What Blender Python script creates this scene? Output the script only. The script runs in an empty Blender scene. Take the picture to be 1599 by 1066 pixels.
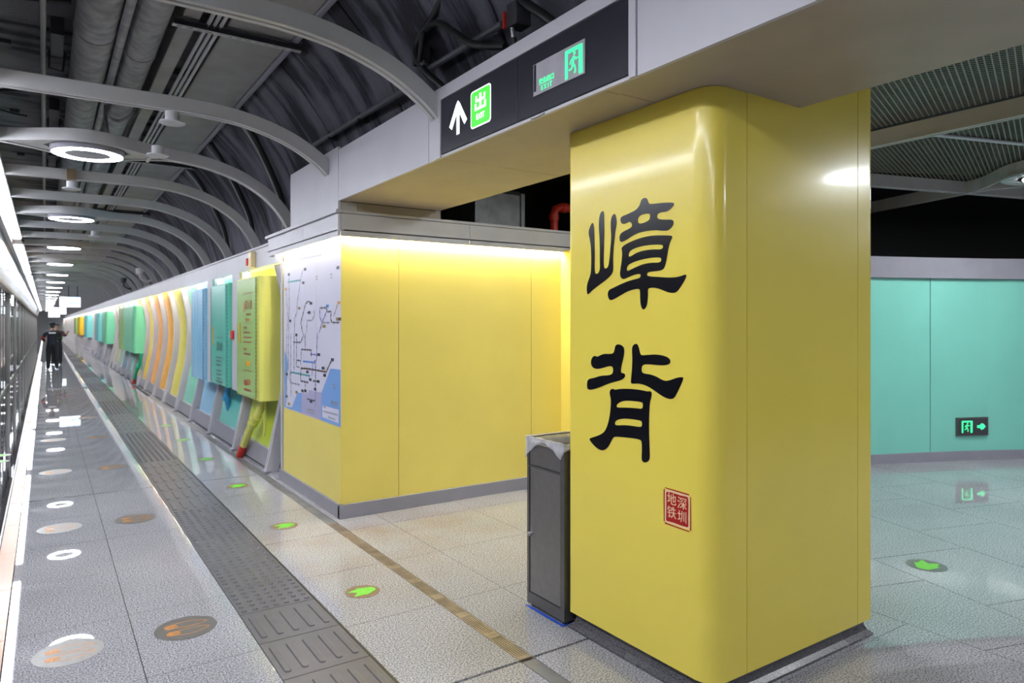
import bpy, bmesh, math, random
from mathutils import Vector, Matrix
random.seed(7)
S = bpy.context.scene
COL = S.collection
# ---------------------------------------------------------------- camera
YAW = math.radians(34.02)
CAM_H = 1.65
cd = bpy.data.cameras.new('camera')
cam = bpy.data.objects.new('camera', cd); COL.objects.link(cam)
cam.location = (0, 0, CAM_H); cam.rotation_euler = (math.radians(90), 0, -YAW)
cd.sensor_width = 36.0; cd.lens = 1080 / 1599 * 36; cd.shift_y = -28 / 1599
cd.clip_start = 0.05; cd.clip_end = 300
cd.dof.use_dof = True; cd.dof.focus_distance = 3.6; cd.dof.aperture_fstop = 3.5
S.camera = cam
# ---------------------------------------------------------------- world, exposure, light levels
w = bpy.data.worlds.new('world'); S.world = w; w.use_nodes = True
w.node_tree.nodes['Background'].inputs[0].default_value = (0.80, 0.86, 1.0, 1)
w.node_tree.nodes['Background'].inputs[1].default_value = 0.13
S.view_settings.view_transform = 'Standard'; S.view_settings.look = 'None'
S.view_settings.exposure = 0.35; S.view_settings.gamma = 1.0; S.view_settings.use_curve_mapping = False
LED_E, RING_E, COVE_E, HALL_E, CORNER_E = 37.0, 32.0, 90.0, 100.0, 140.0
# ---------------------------------------------------------------- materials
MATS = {}
def mat(name, col, rough=0.5, metal=0.0, coat=0.0, noise=0.06, nscale=6.0, emit=0.0, spec=0.5, bump=0.0, bscale=40.0, alpha=1.0):
    if name in MATS: return MATS[name]
    m = bpy.data.materials.new(name); m.use_nodes = True
    nt = m.node_tree; b = nt.nodes['Principled BSDF']
    b.inputs['Roughness'].default_value = rough; b.inputs['Metallic'].default_value = metal
    b.inputs['Coat Weight'].default_value = coat; b.inputs['Coat Roughness'].default_value = 0.09
    b.inputs['Specular IOR Level'].default_value = spec
    b.inputs['Alpha'].default_value = alpha
    c = (*col, 1)
    b.inputs['Base Color'].default_value = c
    if noise > 0:
        tc = nt.nodes.new('ShaderNodeNewGeometry')
        n = nt.nodes.new('ShaderNodeTexNoise'); n.inputs['Scale'].default_value = nscale; n.inputs['Detail'].default_value = 5
        r = nt.nodes.new('ShaderNodeMapRange'); r.inputs[1].default_value = 0.3; r.inputs[2].default_value = 0.7
        r.inputs[3].default_value = 1 - noise; r.inputs[4].default_value = 1 + noise
        mx = nt.nodes.new('ShaderNodeMix'); mx.data_type = 'RGBA'; mx.blend_type = 'MULTIPLY'; mx.inputs[0].default_value = 1
        mx.inputs[6].default_value = c
        nt.links.new(tc.outputs['Position'], n.inputs['Vector']); nt.links.new(n.outputs[0], r.inputs[0])
        nt.links.new(r.outputs[0], mx.inputs[7]); nt.links.new(mx.outputs[2], b.inputs['Base Color'])
        if bump > 0:
            n2 = nt.nodes.new('ShaderNodeTexNoise'); n2.inputs['Scale'].default_value = bscale; n2.inputs['Detail'].default_value = 4
            bp = nt.nodes.new('ShaderNodeBump'); bp.inputs['Strength'].default_value = bump; bp.inputs['Distance'].default_value = 0.01
            nt.links.new(tc.outputs['Position'], n2.inputs['Vector']); nt.links.new(n2.outputs[0], bp.inputs['Height'])
            nt.links.new(bp.outputs[0], b.inputs['Normal'])
    if emit > 0:
        b.inputs['Emission Color'].default_value = c; b.inputs['Emission Strength'].default_value = emit
    MATS[name] = m
    return m

def granite(name, dark, light, rough, scale=330.0, stain=False, spec=0.5):
    m = bpy.data.materials.new(name); m.use_nodes = True; nt = m.node_tree; L = nt.links
    b = nt.nodes['Principled BSDF']
    g = nt.nodes.new('ShaderNodeNewGeometry')
    n = nt.nodes.new('ShaderNodeTexNoise'); n.inputs['Scale'].default_value = scale; n.inputs['Detail'].default_value = 2
    r = nt.nodes.new('ShaderNodeValToRGB')
    e = r.color_ramp.elements
    e[0].position = 0.36; e[0].color = (*dark, 1); e[1].position = 0.62; e[1].color = (*light, 1)
    L.new(g.outputs['Position'], n.inputs['Vector']); L.new(n.outputs[0], r.inputs[0])
    v = nt.nodes.new('ShaderNodeTexNoise'); v.inputs['Scale'].default_value = 1.1; v.inputs['Detail'].default_value = 4
    L.new(g.outputs['Position'], v.inputs['Vector'])
    mr = nt.nodes.new('ShaderNodeMapRange'); mr.inputs[1].default_value = 0.3; mr.inputs[2].default_value = 0.7; mr.inputs[3].default_value = 0.9; mr.inputs[4].default_value = 1.08
    L.new(v.outputs[0], mr.inputs[0])
    mx = nt.nodes.new('ShaderNodeMix'); mx.data_type = 'RGBA'; mx.blend_type = 'MULTIPLY'; mx.inputs[0].default_value = 1
    L.new(r.outputs[0], mx.inputs[6]); L.new(mr.outputs[0], mx.inputs[7])
    out = mx.outputs[2]
    if stain:   # rusty water marks around the drain and the corner of the yellow wall
        vm = nt.nodes.new('ShaderNodeVectorMath'); vm.operation = 'DISTANCE'; vm.inputs[1].default_value = (2.1, 5.1, 0)
        L.new(g.outputs['Position'], vm.inputs[0])
        f = nt.nodes.new('ShaderNodeMapRange'); f.inputs[1].default_value = 0.2; f.inputs[2].default_value = 1.7; f.inputs[3].default_value = 0.65; f.inputs[4].default_value = 0.0
        L.new(vm.outputs['Value'], f.inputs[0])
        s = nt.nodes.new('ShaderNodeTexNoise'); s.inputs['Scale'].default_value = 2.4; s.inputs['Detail'].default_value = 7
        L.new(g.outputs['Position'], s.inputs['Vector'])
        sr = nt.nodes.new('ShaderNodeMapRange'); sr.inputs[1].default_value = 0.36; sr.inputs[2].default_value = 0.68
        L.new(s.outputs[0], sr.inputs[0])
        mu = nt.nodes.new('ShaderNodeMath'); mu.operation = 'MULTIPLY'; L.new(f.outputs[0], mu.inputs[0]); L.new(sr.outputs[0], mu.inputs[1])
        m2 = nt.nodes.new('ShaderNodeMix'); m2.data_type = 'RGBA'; m2.blend_type = 'MULTIPLY'
        m2.inputs[7].default_value = (0.88, 0.66, 0.54, 1)
        L.new(mu.outputs[0], m2.inputs[0]); L.new(out, m2.inputs[6]); out = m2.outputs[2]
    L.new(out, b.inputs['Base Color'])
    rr = nt.nodes.new('ShaderNodeMapRange'); rr.inputs[1].default_value = 0.3; rr.inputs[2].default_value = 0.7; rr.inputs[3].default_value = rough * 0.7; rr.inputs[4].default_value = rough * 1.4
    L.new(v.outputs[0], rr.inputs[0]); L.new(rr.outputs[0], b.inputs['Roughness'])
    b.inputs['Specular IOR Level'].default_value = spec
    MATS[name] = m
    return m

def concrete(name, a, bcol, rough=0.75):
    # dark sprayed lining with soot and long water runs
    m = bpy.data.materials.new(name); m.use_nodes = True; nt = m.node_tree; L = nt.links
    b = nt.nodes['Principled BSDF']; b.inputs['Roughness'].default_value = rough
    g = nt.nodes.new('ShaderNodeNewGeometry')
    mp = nt.nodes.new('ShaderNodeMapping'); mp.inputs['Scale'].default_value = (0.5, 4.2, 0.45)
    L.new(g.outputs['Position'], mp.inputs[0])
    n = nt.nodes.new('ShaderNodeTexNoise'); n.inputs['Scale'].default_value = 1.2; n.inputs['Detail'].default_value = 8; n.inputs['Roughness'].default_value = 0.62
    L.new(mp.outputs[0], n.inputs['Vector'])
    n1 = nt.nodes.new('ShaderNodeTexNoise'); n1.inputs['Scale'].default_value = 0.9; n1.inputs['Detail'].default_value = 6
    L.new(g.outputs['Position'], n1.inputs['Vector'])
    ad = nt.nodes.new('ShaderNodeMath'); ad.operation = 'ADD'; L.new(n.outputs[0], ad.inputs[0]); L.new(n1.outputs[0], ad.inputs[1])
    r = nt.nodes.new('ShaderNodeValToRGB'); e = r.color_ramp.elements
    e[0].position = 0.445; e[0].color = (a[0] * .22, a[1] * .22, a[2] * .26, 1); e[1].position = 0.545; e[1].color = (*bcol, 1)
    e2 = r.color_ramp.elements.new(0.478); e2.color = (*a, 1)
    ml = nt.nodes.new('ShaderNodeMath'); ml.operation = 'MULTIPLY'; ml.inputs[1].default_value = 0.5
    L.new(ad.outputs[0], ml.inputs[0]); L.new(ml.outputs[0], r.inputs[0]); L.new(r.outputs[0], b.inputs['Base Color'])
    bp = nt.nodes.new('ShaderNodeBump'); bp.inputs['Strength'].default_value = 0.4; bp.inputs['Distance'].default_value = 0.02
    n2 = nt.nodes.new('ShaderNodeTexNoise'); n2.inputs['Scale'].default_value = 30; n2.inputs['Detail'].default_value = 5
    L.new(g.outputs['Position'], n2.inputs['Vector']); L.new(n2.outputs[0], bp.inputs['Height']); L.new(bp.outputs[0], b.inputs['Normal'])
    MATS[name] = m
    return m

def glassy(name, tint, gloss_rough=0.03, clear=0.6):
    m = bpy.data.materials.new(name); m.use_nodes = True; nt = m.node_tree; L = nt.links
    for n in list(nt.nodes):
        if n.type == 'BSDF_PRINCIPLED': nt.nodes.remove(n)
    o = [n for n in nt.nodes if n.type == 'OUTPUT_MATERIAL'][0]
    t = nt.nodes.new('ShaderNodeBsdfTransparent'); t.inputs[0].default_value = (*tint, 1)
    gl = nt.nodes.new('ShaderNodeBsdfGlossy'); gl.inputs['Roughness'].default_value = gloss_rough; gl.inputs[0].default_value = (.95, .95, .95, 1)
    fr = nt.nodes.new('ShaderNodeFresnel'); fr.inputs[0].default_value = 1.55
    mx = nt.nodes.new('ShaderNodeMixShader')
    L.new(fr.outputs[0], mx.inputs[0]); L.new(t.outputs[0], mx.inputs[1]); L.new(gl.outputs[0], mx.inputs[2]); L.new(mx.outputs[0], o.inputs[0])
    MATS[name] = m
    return m

def lin(r, g, b):
    f = lambda c: c / 12.92 if c <= 0.04045 else ((c + 0.055) / 1.055) ** 2.4
    return (f(r / 255), f(g / 255), f(b / 255))

YEL = mat('yellow_enamel', (0.85, 0.69, 0.105), 0.26, coat=0.3, spec=0.4, noise=0.02, nscale=2)
YELBOX = mat('yellow_wall_enamel', (0.82, 0.68, 0.15), 0.36, coat=0.06, noise=0.03, nscale=2)
LAV = mat('lavender_grey_paint', (0.52, 0.51, 0.56), 0.42, noise=0.03, nscale=3)
LAVM = mat('mid_grey_trim', (0.27, 0.265, 0.31), 0.38, noise=0.05)
SOFF = mat('soffit_paint', (0.39, 0.33, 0.265), 0.5, noise=0.06, nscale=4)
ARCH = mat('arch_paint', (0.47, 0.465, 0.47), 0.4, noise=0.04)
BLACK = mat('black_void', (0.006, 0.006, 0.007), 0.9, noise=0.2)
SHELL = concrete('tunnel_lining', (0.065, 0.064, 0.092), (0.135, 0.132, 0.170))
SLAB = concrete('tunnel_slab', (0.16, 0.158, 0.18), (0.25, 0.248, 0.27))
PIPE = mat('pipe_lagging', (0.30, 0.30, 0.31), 0.7, noise=0.28, nscale=9, bump=0.5, bscale=25)
DUCT = mat('duct_wrap', (0.30, 0.295, 0.285), 0.6, noise=0.14, nscale=3, bump=0.2, bscale=12)
DARKM = mat('dark_steel', (0.045, 0.045, 0.055), 0.5, noise=0.2)
CNDT = mat('dark_conduit', (0.12, 0.12, 0.145), 0.5, noise=0.15)
RUBBER = mat('black_cable', (0.012, 0.012, 0.014), 0.45, noise=0.1)
STEEL = mat('brushed_steel', (0.30, 0.29, 0.285), 0.33, metal=0.85, noise=0.06, nscale=30)
STEELD = mat('brushed_steel_dark', (0.17, 0.165, 0.165), 0.38, metal=0.75, noise=0.06, nscale=30)
GALV = mat('galvanised_sheet', (0.36, 0.37, 0.38), 0.4, metal=0.6, noise=0.2, nscale=8)
SPKW = mat('speaker_white', (0.50, 0.50, 0.53), 0.45, noise=0.03)
WHITEP = mat('white_plastic', (0.72, 0.72, 0.74), 0.4, noise=0.03)
GRAN = granite('granite', (0.16, 0.158, 0.178), (0.555, 0.55, 0.60), 0.014, scale=120, stain=True, spec=0.6)
GRAND = granite('dark_granite', (0.018, 0.018, 0.026), (0.055, 0.055, 0.075), 0.015, scale=150, spec=0.7)
GRANB = granite('plinth_granite', (0.035, 0.035, 0.042), (0.15, 0.145, 0.16), 0.28, scale=190)
EDGE = granite('edge_stone', (0.50, 0.24, 0.13), (0.66, 0.36, 0.23), 0.30, scale=200, spec=0.3)
GROUT = mat('grout', (0.030, 0.029, 0.030), 0.8, noise=0.2)
TACT = mat('tactile_rubber', (0.112, 0.107, 0.126), 0.33, noise=0.10, nscale=14)
TACTB = mat('tactile_bar', (0.10, 0.097, 0.11), 0.33, noise=0.10, nscale=20)
DRAINM = mat('drain_cover', (0.29, 0.235, 0.19), 0.38, metal=0.4, noise=0.3, nscale=8)
BLKGLY = mat('black_lettering', (0.006, 0.006, 0.010), 0.20, coat=0.4, noise=0.02)
RED = mat('seal_red', (0.42, 0.006, 0.006), 0.4, noise=0.08, nscale=40)
CREAM = mat('seal_cream', (0.86, 0.62, 0.36), 0.4, noise=0.05)
SIGNB = mat('sign_face', (0.018, 0.018, 0.030), 0.28, noise=0.06)
SIGNG = mat('sign_green_lit', lin(70, 214, 62), 0.4, noise=0.0, emit=0.85)
SIGNW = mat('sign_white_lit', (0.95, 0.96, 1.0), 0.4, noise=0.0, emit=1.3)
EXITG = mat('exit_green_lit', lin(60, 240, 150), 0.4, noise=0.0, emit=0.95)
EXITP = mat('exit_panel', (0.40, 0.38, 0.42), 0.25, noise=0.10, nscale=12)
LEDM = mat('led_diffuser', (0.90, 0.94, 1.0), 0.4, noise=0.0, emit=LED_E)
RINGM = mat('ring_diffuser', (0.96, 0.97, 1.0), 0.4, noise=0.0, emit=RING_E)
PASSM = mat('passage_fill_diffuser', (0.95, 0.98, 1.0), 0.4, noise=0.0, emit=60.0)  # for the unseen lamp added to brighten passage and yellow wall
HALLM = mat('hall_ring_diffuser', (0.95, 0.98, 1.0), 0.4, noise=0.0, emit=HALL_E)
COVEM = mat('cove_strip_lit', (1.0, 0.92, 0.74), 0.4, noise=0.0, emit=CORNER_E)
COVEW = mat('platform_cove_lit', (1.0, 0.93, 0.76), 0.4, noise=0.0, emit=COVE_E * 0.55)
SCRN = mat('screen_lit', (0.86, 0.92, 1.0), 0.3, noise=0.0, emit=1.6)
SCRB = mat('screen_teal_lit', lin(120, 190, 200), 0.3, noise=0.0, emit=0.7)
GREENW = mat('green_enamel', (0.22, 0.62, 0.52), 0.24, coat=0.2, noise=0.03, nscale=2)
PSDG = glassy('screen_door_glass', (0.50, 0.56, 0.56))
PSDW = mat('screen_door_fascia', (0.50, 0.50, 0.53), 0.2, noise=0.04)
BRONZE = mat('bronze_trim', (0.30, 0.22, 0.13), 0.3, metal=0.6, noise=0.1)
ORANGE = mat('sticker_orange', (0.80, 0.32, 0.05), 0.4, noise=0.15, nscale=60)
STKD = mat('sticker_dark', (0.15, 0.14, 0.135), 0.3, noise=0.12, nscale=30)
STKL = mat('sticker_header_glare', (0.32, 0.31, 0.305), 0.34, spec=0.25, noise=0.08, nscale=30)  # same dark sticker, with the white header's reflection put into a paler base
STKR = mat('sticker_brown', (0.24, 0.16, 0.10), 0.4, noise=0.12, nscale=30)
STKG = mat('sticker_green', (0.20, 0.72, 0.06), 0.45, noise=0.06, nscale=30)
REDP = mat('red_pipe', (0.55, 0.035, 0.02), 0.4, noise=0.15)
SKIN = mat('skin', (0.50, 0.30, 0.21), 0.5, noise=0.06)
NAVY = mat('navy_uniform', (0.010, 0.013, 0.032), 0.7, noise=0.2, nscale=20)
HAIR = mat('black_hair', (0.008, 0.008, 0.008), 0.5, noise=0.1)
TROU = mat('dark_trousers', (0.009, 0.010, 0.016), 0.75, noise=0.2, nscale=20)
BAGM = mat('clear_plastic_bag', (0.80, 0.80, 0.86), 0.25, noise=0.12, nscale=18, alpha=0.5)
BLUET = mat('blue_tape', (0.01, 0.08, 0.55), 0.4, noise=0.05)
WEDGE = mat('white_line', (0.75, 0.75, 0.8), 0.3, noise=0.03)
BLUEE = mat('map_sea', lin(120, 165, 225), 0.35, noise=0.02)
MAPW = mat('map_paper', lin(214, 212, 232), 0.3, noise=0.015)
MAPL = mat('map_land', lin(170, 168, 205), 0.35, noise=0.02)
LCOL = {'t': mat('map_teal', lin(80, 160, 170), .4, noise=.02), 'g': mat('map_grey', lin(150, 150, 170), .4, noise=.02), 'd': mat('map_dark', lin(90, 90, 105), .4, noise=.02),
        'p': mat('map_violet', lin(120, 125, 185), .4, noise=.02), 'b': mat('map_blue', lin(90, 150, 225), .4, noise=.02), 'k': mat('map_brown', lin(95, 80, 75), .4, noise=.02),
        'y': mat('map_tag_ochre', lin(150, 120, 50), .4, noise=.02), 'n': mat('map_tag_dark', lin(50, 55, 75), .4, noise=.02), 'u': mat('map_tag_blue', lin(60, 140, 220), .4, noise=.02),
        'o': mat('map_tag_orange', lin(215, 160, 110), .4, noise=.02)}

# ---------------------------------------------------------------- mesh helpers
class MB:
    def __init__(s): s.v = []; s.f = []; s.mi = []; s.cur = 0
    def add(s, vs, fs):
        o = len(s.v); s.v += [tuple(p) for p in vs]
        s.f += [tuple(i + o for i in f) for f in fs]; s.mi += [s.cur] * len(fs); return s
    def box(s, x0, x1, y0, y1, z0, z1):
        return s.add([(x0,y0,z0),(x1,y0,z0),(x1,y1,z0),(x0,y1,z0),(x0,y0,z1),(x1,y0,z1),(x1,y1,z1),(x0,y1,z1)],
                     [(3,2,1,0),(4,5,6,7),(0,1,5,4),(1,2,6,5),(2,3,7,6),(3,0,4,7)])
    def obox(s, c, ax, ay, az):   # centre and three half-axis vectors
        c, ax, ay, az = map(Vector, (c, ax, ay, az))
        P = [c + sx*ax + sy*ay + sz*az for sz in (-1,1) for sx, sy in ((-1,-1),(1,-1),(1,1),(-1,1))]
        return s.add(P, [(3,2,1,0),(4,5,6,7),(0,1,5,4),(1,2,6,5),(2,3,7,6),(3,0,4,7)])
    def prism(s, poly, z0, z1):
        n = len(poly)
        a = sum(poly[i][0]*poly[(i+1)%n][1] - poly[(i+1)%n][0]*poly[i][1] for i in range(n))
        if a < 0: poly = poly[::-1]
        vs = [(x,y,z0) for x,y in poly] + [(x,y,z1) for x,y in poly]
        fs = [tuple(range(n))[::-1], tuple(range(n, 2*n))] + [(i,(i+1)%n,n+(i+1)%n,n+i) for i in range(n)]
        return s.add(vs, fs)
    def prism_y(s, poly, y0, y1):   # poly in (x,z), extruded along y
        n = len(poly)
        a = sum(poly[i][0]*poly[(i+1)%n][1] - poly[(i+1)%n][0]*poly[i][1] for i in range(n))
        if a < 0: poly = poly[::-1]
        vs = [(x,y0,z) for x,z in poly] + [(x,y1,z) for x,z in poly]
        fs = [tuple(range(n)), tuple(range(n, 2*n))[::-1]] + [((i+1)%n,i,n+i,n+(i+1)%n) for i in range(n)]
        return s.add(vs, fs)
    def strip_wall(s, path, z0, z1, t):   # vertical skin along an open (x,y) path, thickness t to the left of travel
        P = [Vector(p) for p in path]; N = []
        for i in range(len(P)):
            d = (P[min(i+1,len(P)-1)] - P[max(i-1,0)]).normalized(); N.append(Vector((-d.y, d.x)))
        Q = [p + n*t for p, n in zip(P, N)]
        return s.prism([tuple(p) for p in P] + [tuple(q) for q in Q[::-1]], z0, z1) if len(P) == 2 else s._sw(P, Q, z0, z1)
    def _sw(s, P, Q, z0, z1):
        n = len(P); vs = []
        for p, q in zip(P, Q): vs += [(p.x,p.y,z0),(p.x,p.y,z1),(q.x,q.y,z0),(q.x,q.y,z1)]
        fs = []
        for i in range(n-1):
            a, b = 4*i, 4*i+4
            fs += [(a,b,b+1,a+1),(b+2,a+2,a+3,b+3),(a+1,b+1,b+3,a+3),(b,a,a+2,b+2)]
        fs += [(0,1,3,2),(4*n-4,4*n-2,4*n-1,4*n-3)]
        return s.add(vs, fs)
    def tube(s, pts, r, n=8, cap=True):
        P = [Vector(p) for p in pts]; rs = r if isinstance(r, (list, tuple)) else [r]*len(P)
        vs = []; up = Vector((0,0,1)); prev = None
        for i, p in enumerate(P):
            d = (P[min(i+1,len(P)-1)] - P[max(i-1,0)]).normalized()
            if prev is None:
                a = d.cross(up)
                if a.length < 1e-3: a = d.cross(Vector((1,0,0)))
            else: a = prev - d*prev.dot(d)
            a.normalize(); prev = a; b = d.cross(a)
            vs += [p + (a*math.cos(2*math.pi*k/n) + b*math.sin(2*math.pi*k/n))*rs[i] for k in range(n)]
        fs = [(i*n+k, i*n+(k+1)%n, (i+1)*n+(k+1)%n, (i+1)*n+k) for i in range(len(P)-1) for k in range(n)]
        if cap: fs += [tuple(range(n))[::-1], tuple(range((len(P)-1)*n, len(P)*n))]
        return s.add(vs, fs)
    def lathe(s, prof, c, n=24, axis='z'):   # prof [(r,h)]
        vs = []; m = len(prof)
        for r, h in prof:
            for k in range(n):
                x, y = r*math.cos(2*math.pi*k/n), r*math.sin(2*math.pi*k/n)
                p = (x, y, h) if axis == 'z' else ((h, x, y) if axis == 'x' else (y, h, x))
                vs.append((c[0]+p[0], c[1]+p[1], c[2]+p[2]))
        fs = [(i*n+k, i*n+(k+1)%n, (i+1)*n+(k+1)%n, (i+1)*n+k) for i in range(m-1) for k in range(n)]
        if prof[0][0] > 1e-6: fs.append(tuple(range(n))[::-1])
        if prof[-1][0] > 1e-6: fs.append(tuple(range((m-1)*n, m*n)))
        return s.add(vs, fs)
    def sweep_xz(s, path, sec, yoff=None):   # path in (x,z), section pts (dy, dn) dn = along outward normal
        n = len(sec); vs = []; m = len(path)
        for i in range(m):
            a = Vector(path[max(i-1,0)]); b = Vector(path[min(i+1,m-1)]); d = (b-a).normalized()
            nx, nz = -d.y, d.x
            yo = yoff[i] if yoff else 0.0
            vs += [(path[i][0]+nx*h, yo+dy, path[i][1]+nz*h) for dy, h in sec]
        fs = [(i*n+k, (i+1)*n+k, (i+1)*n+(k+1)%n, i*n+(k+1)%n) for i in range(m-1) for k in range(n)]
        fs += [tuple(range(n)), tuple(range((m-1)*n, m*n))[::-1]]
        return s.add(vs, fs)
    def mesh(s, name, mats, smooth=False):
        me = bpy.data.meshes.new(name); me.from_pydata(s.v, [], s.f)
        for m in (mats if isinstance(mats, (list, tuple)) else [mats]): me.materials.append(m)
        for p, k in zip(me.polygons, s.mi): p.material_index = k
        bm = bmesh.new(); bm.from_mesh(me); bmesh.ops.recalc_face_normals(bm, faces=bm.faces); bm.to_mesh(me); bm.free()
        if smooth:
            for p in me.polygons: p.use_smooth = True
            me.set_sharp_from_angle(angle=math.radians(38))
        return me
    def build(s, name, mats, parent=None, smooth=False, bevel=0.0):
        o = link(name, s.mesh(name, mats, smooth), parent)
        if bevel:
            b = o.modifiers.new('bevel', 'BEVEL'); b.width = bevel; b.segments = 2; b.limit_method = 'ANGLE'
        return o

def wloc(o):
    v = Vector((0,0,0))
    while o is not None:
        v += Vector(o.location) if o.get('_root') else Vector((0,0,0)); o = o.parent
    return v
def link(name, me, parent=None):
    o = bpy.data.objects.new(name, me); COL.objects.link(o)
    if parent is not None:
        o.parent = parent
        r = parent
        while r.parent is not None: r = r.parent
        if parent.parent is None: o.matrix_parent_inverse = Matrix.Translation(-Vector(ROOT.get(parent.name, (0,0,0))))
    return o
ROOT = {}
def tag(o, label, cat, group=None, kind=None):
    o['label'] = label; o['category'] = cat
    if group: o['group'] = group
    if kind: o['kind'] = kind
    return o
def thing(name, label, cat, loc, group=None):
    o = bpy.data.objects.new(name, None); COL.objects.link(o); o.location = loc; o.empty_display_size = 0.1
    ROOT[o.name] = tuple(loc)
    return tag(o, label, cat, group)
def struct(name, loc=(0,0,0)):
    o = bpy.data.objects.new(name, None); COL.objects.link(o); o.location = loc; o['kind'] = 'structure'
    ROOT[o.name] = tuple(loc)
    return o
def dup(root, loc, label=None, group=None):
    r = root.copy(); COL.objects.link(r); r.location = loc
    if label: r['label'] = label
    if group: r['group'] = group
    for ch in list(root.children):
        c = ch.copy(); COL.objects.link(c); c.parent = r
        for g in list(ch.children):
            d = g.copy(); COL.objects.link(d); d.parent = c
    return r
def shift(o, loc):  o.location = loc

DG = None
def to_mesh(ob, name, m):
    dg = bpy.context.evaluated_depsgraph_get()
    me = bpy.data.meshes.new_from_object(ob.evaluated_get(dg)); me.name = name
    me.materials.clear(); me.materials.append(m)
    d = ob.data; bpy.data.objects.remove(ob)
    return me
def curve_mesh(name, polys, m, M, ext=0.0008):   # filled flat outlines; M maps local xy to the world
    cu = bpy.data.curves.new(name, 'CURVE'); cu.dimensions = '2D'; cu.fill_mode = 'BOTH'; cu.extrude = ext
    for P in polys:
        sp = cu.splines.new('POLY'); sp.points.add(len(P)-1); sp.use_cyclic_u = True
        for q, p in zip(sp.points, P): q.co = (p[0], p[1], 0, 1)
    ob = bpy.data.objects.new(name, cu); COL.objects.link(ob)
    me = to_mesh(ob, name, m); me.transform(M); return me
def text_mesh(name, body, size, m, M, ext=0.0006, sx=1.0, bold=0.0, align='CENTER'):
    cu = bpy.data.curves.new(name, 'FONT'); cu.body = body; cu.size = size; cu.extrude = ext; cu.offset = bold
    cu.align_x = align; cu.align_y = 'CENTER'; cu.resolution_u = 3
    ob = bpy.data.objects.new(name, cu); COL.objects.link(ob)
    me = to_mesh(ob, name, m); me.transform(M @ Matrix.Scale(sx, 4, (1,0,0))); return me
def face_negx(x, y, z):   # local x -> -Y, y -> Z, normal -> -X
    return Matrix(((0,0,-1,x),(-1,0,0,y),(0,1,0,z),(0,0,0,1)))
def smooth_poly(P, it=1):
    for _ in range(it):
        Q = []
        for i in range(len(P)):
            a, b = P[i], P[(i+1) % len(P)]
            Q += [(a[0]*.75+b[0]*.25, a[1]*.75+b[1]*.25), (a[0]*.25+b[0]*.75, a[1]*.25+b[1]*.75)]
        P = Q
    return P
def seg_poly(a, b, w0, w1=None):
    w1 = w0 if w1 is None else w1
    dx, dy = b[0]-a[0], b[1]-a[1]; l = math.hypot(dx, dy) or 1; nx, ny = -dy/l, dx/l
    return [(a[0]+nx*w0, a[1]+ny*w0), (a[0]-nx*w0, a[1]-ny*w0), (b[0]-nx*w1, b[1]-ny*w1), (b[0]+nx*w1, b[1]+ny*w1)]
def flat_mesh(name, polys, m, M, t=0.0008):
    mb = MB()
    for k, P in enumerate(polys): mb.prism(P, 0, t + k*0.000002)
    me = mb.mesh(name, m); me.transform(M); return me
def disc(cx, cy, r, n=20): return [(cx + r*math.cos(2*math.pi*k/n), cy + r*math.sin(2*math.pi*k/n)) for k in range(n)]
def rrect(x0, x1, y0, y1, r, n=5):
    P = []
    for cx, cy, a in ((x1-r,y1-r,0),(x0+r,y1-r,90),(x0+r,y0+r,180),(x1-r,y0+r,270)):
        P += [(cx+r*math.cos(math.radians(a+90*k/n)), cy+r*math.sin(math.radians(a+90*k/n))) for k in range(n+1)]
    return P
ORD = ['first','second','third','fourth','fifth','sixth','seventh','eighth','ninth','tenth','eleventh','twelfth','thirteenth','fourteenth','fifteenth','sixteenth','seventeenth','eighteenth','nineteenth','twentieth']
# ================================================================ SETTING
YEND = 112.0
# ---- floor: a dark bed with separate slabs; joints stay open
fl = MB().box(-0.95, 3.93, -6, YEND, -0.06, -0.016).build('floor', GROUT); fl['kind'] = 'structure'
FT = {}
def tile(wx, wy, m, parent, x, y, name='floor_tile', h=0.017):
    k = (round(wx,3), round(wy,3), m.name)
    if k not in FT: FT[k] = MB().box(0.002, wx-0.002, 0.002, wy-0.002, -h, 0).mesh(name, m)
    o = bpy.data.objects.new(name, FT[k]); COL.objects.link(o); o.location = (x, y, 0); o.parent = parent
    return o
ROWS = [7.82 - .84*k for k in range(16, 0, -1)] + [7.82 + .84*k for k in range(0, 17)]
def gap(y): return 0.007 if abs((y - 7.82 + 50.4) % 5.04) < .01 or abs((y - 7.82 + 50.4) % 5.04 - 5.04) < .01 else 0.0
for i in range(len(ROWS)-1):
    y0, y1 = ROWS[i] + gap(ROWS[i]), ROWS[i+1] - gap(ROWS[i+1])
    if y1 < -3: continue
    for x0, x1 in ((-.172,.39),(.39,.911),(1.337,1.925),(2.005,2.37),(2.37,3.15),(3.15,3.93)):
        if x0 > 1.9 and y0 > 7.8: continue
        tile(x1-x0, y1-y0, GRAN, fl, x0, y0)
    tile(.098, y1-y0, EDGE, fl, -.272, y0, 'edge_stone')
    tile(.62, y1-y0, GRAND, fl, -.91, y0, 'door_sill_stone')
yl = ROWS[-1]
far = MB()
for x0, x1 in ((-.172,.911),(1.337,2.1)): far.box(x0, x1, yl+.003, YEND, -.017, 0)
far.build('far_floor_slab', GRAN, fl)
MB().box(-.272,-.174, yl+.003, YEND, -.017, 0).build('far_edge_stone', EDGE, fl)
MB().box(-.91,-.29, yl+.003, YEND, -.017, 0).build('far_door_sill', GRAND, fl)
MB().box(-.288,-.276, -3, YEND, -.017, 0.001).build('sill_edge_line', WEDGE, fl)
MB().box(2.005, 2.5, 7.82, yl, -.017, 0).build('wall_foot_slab', GRAN, fl)
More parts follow.
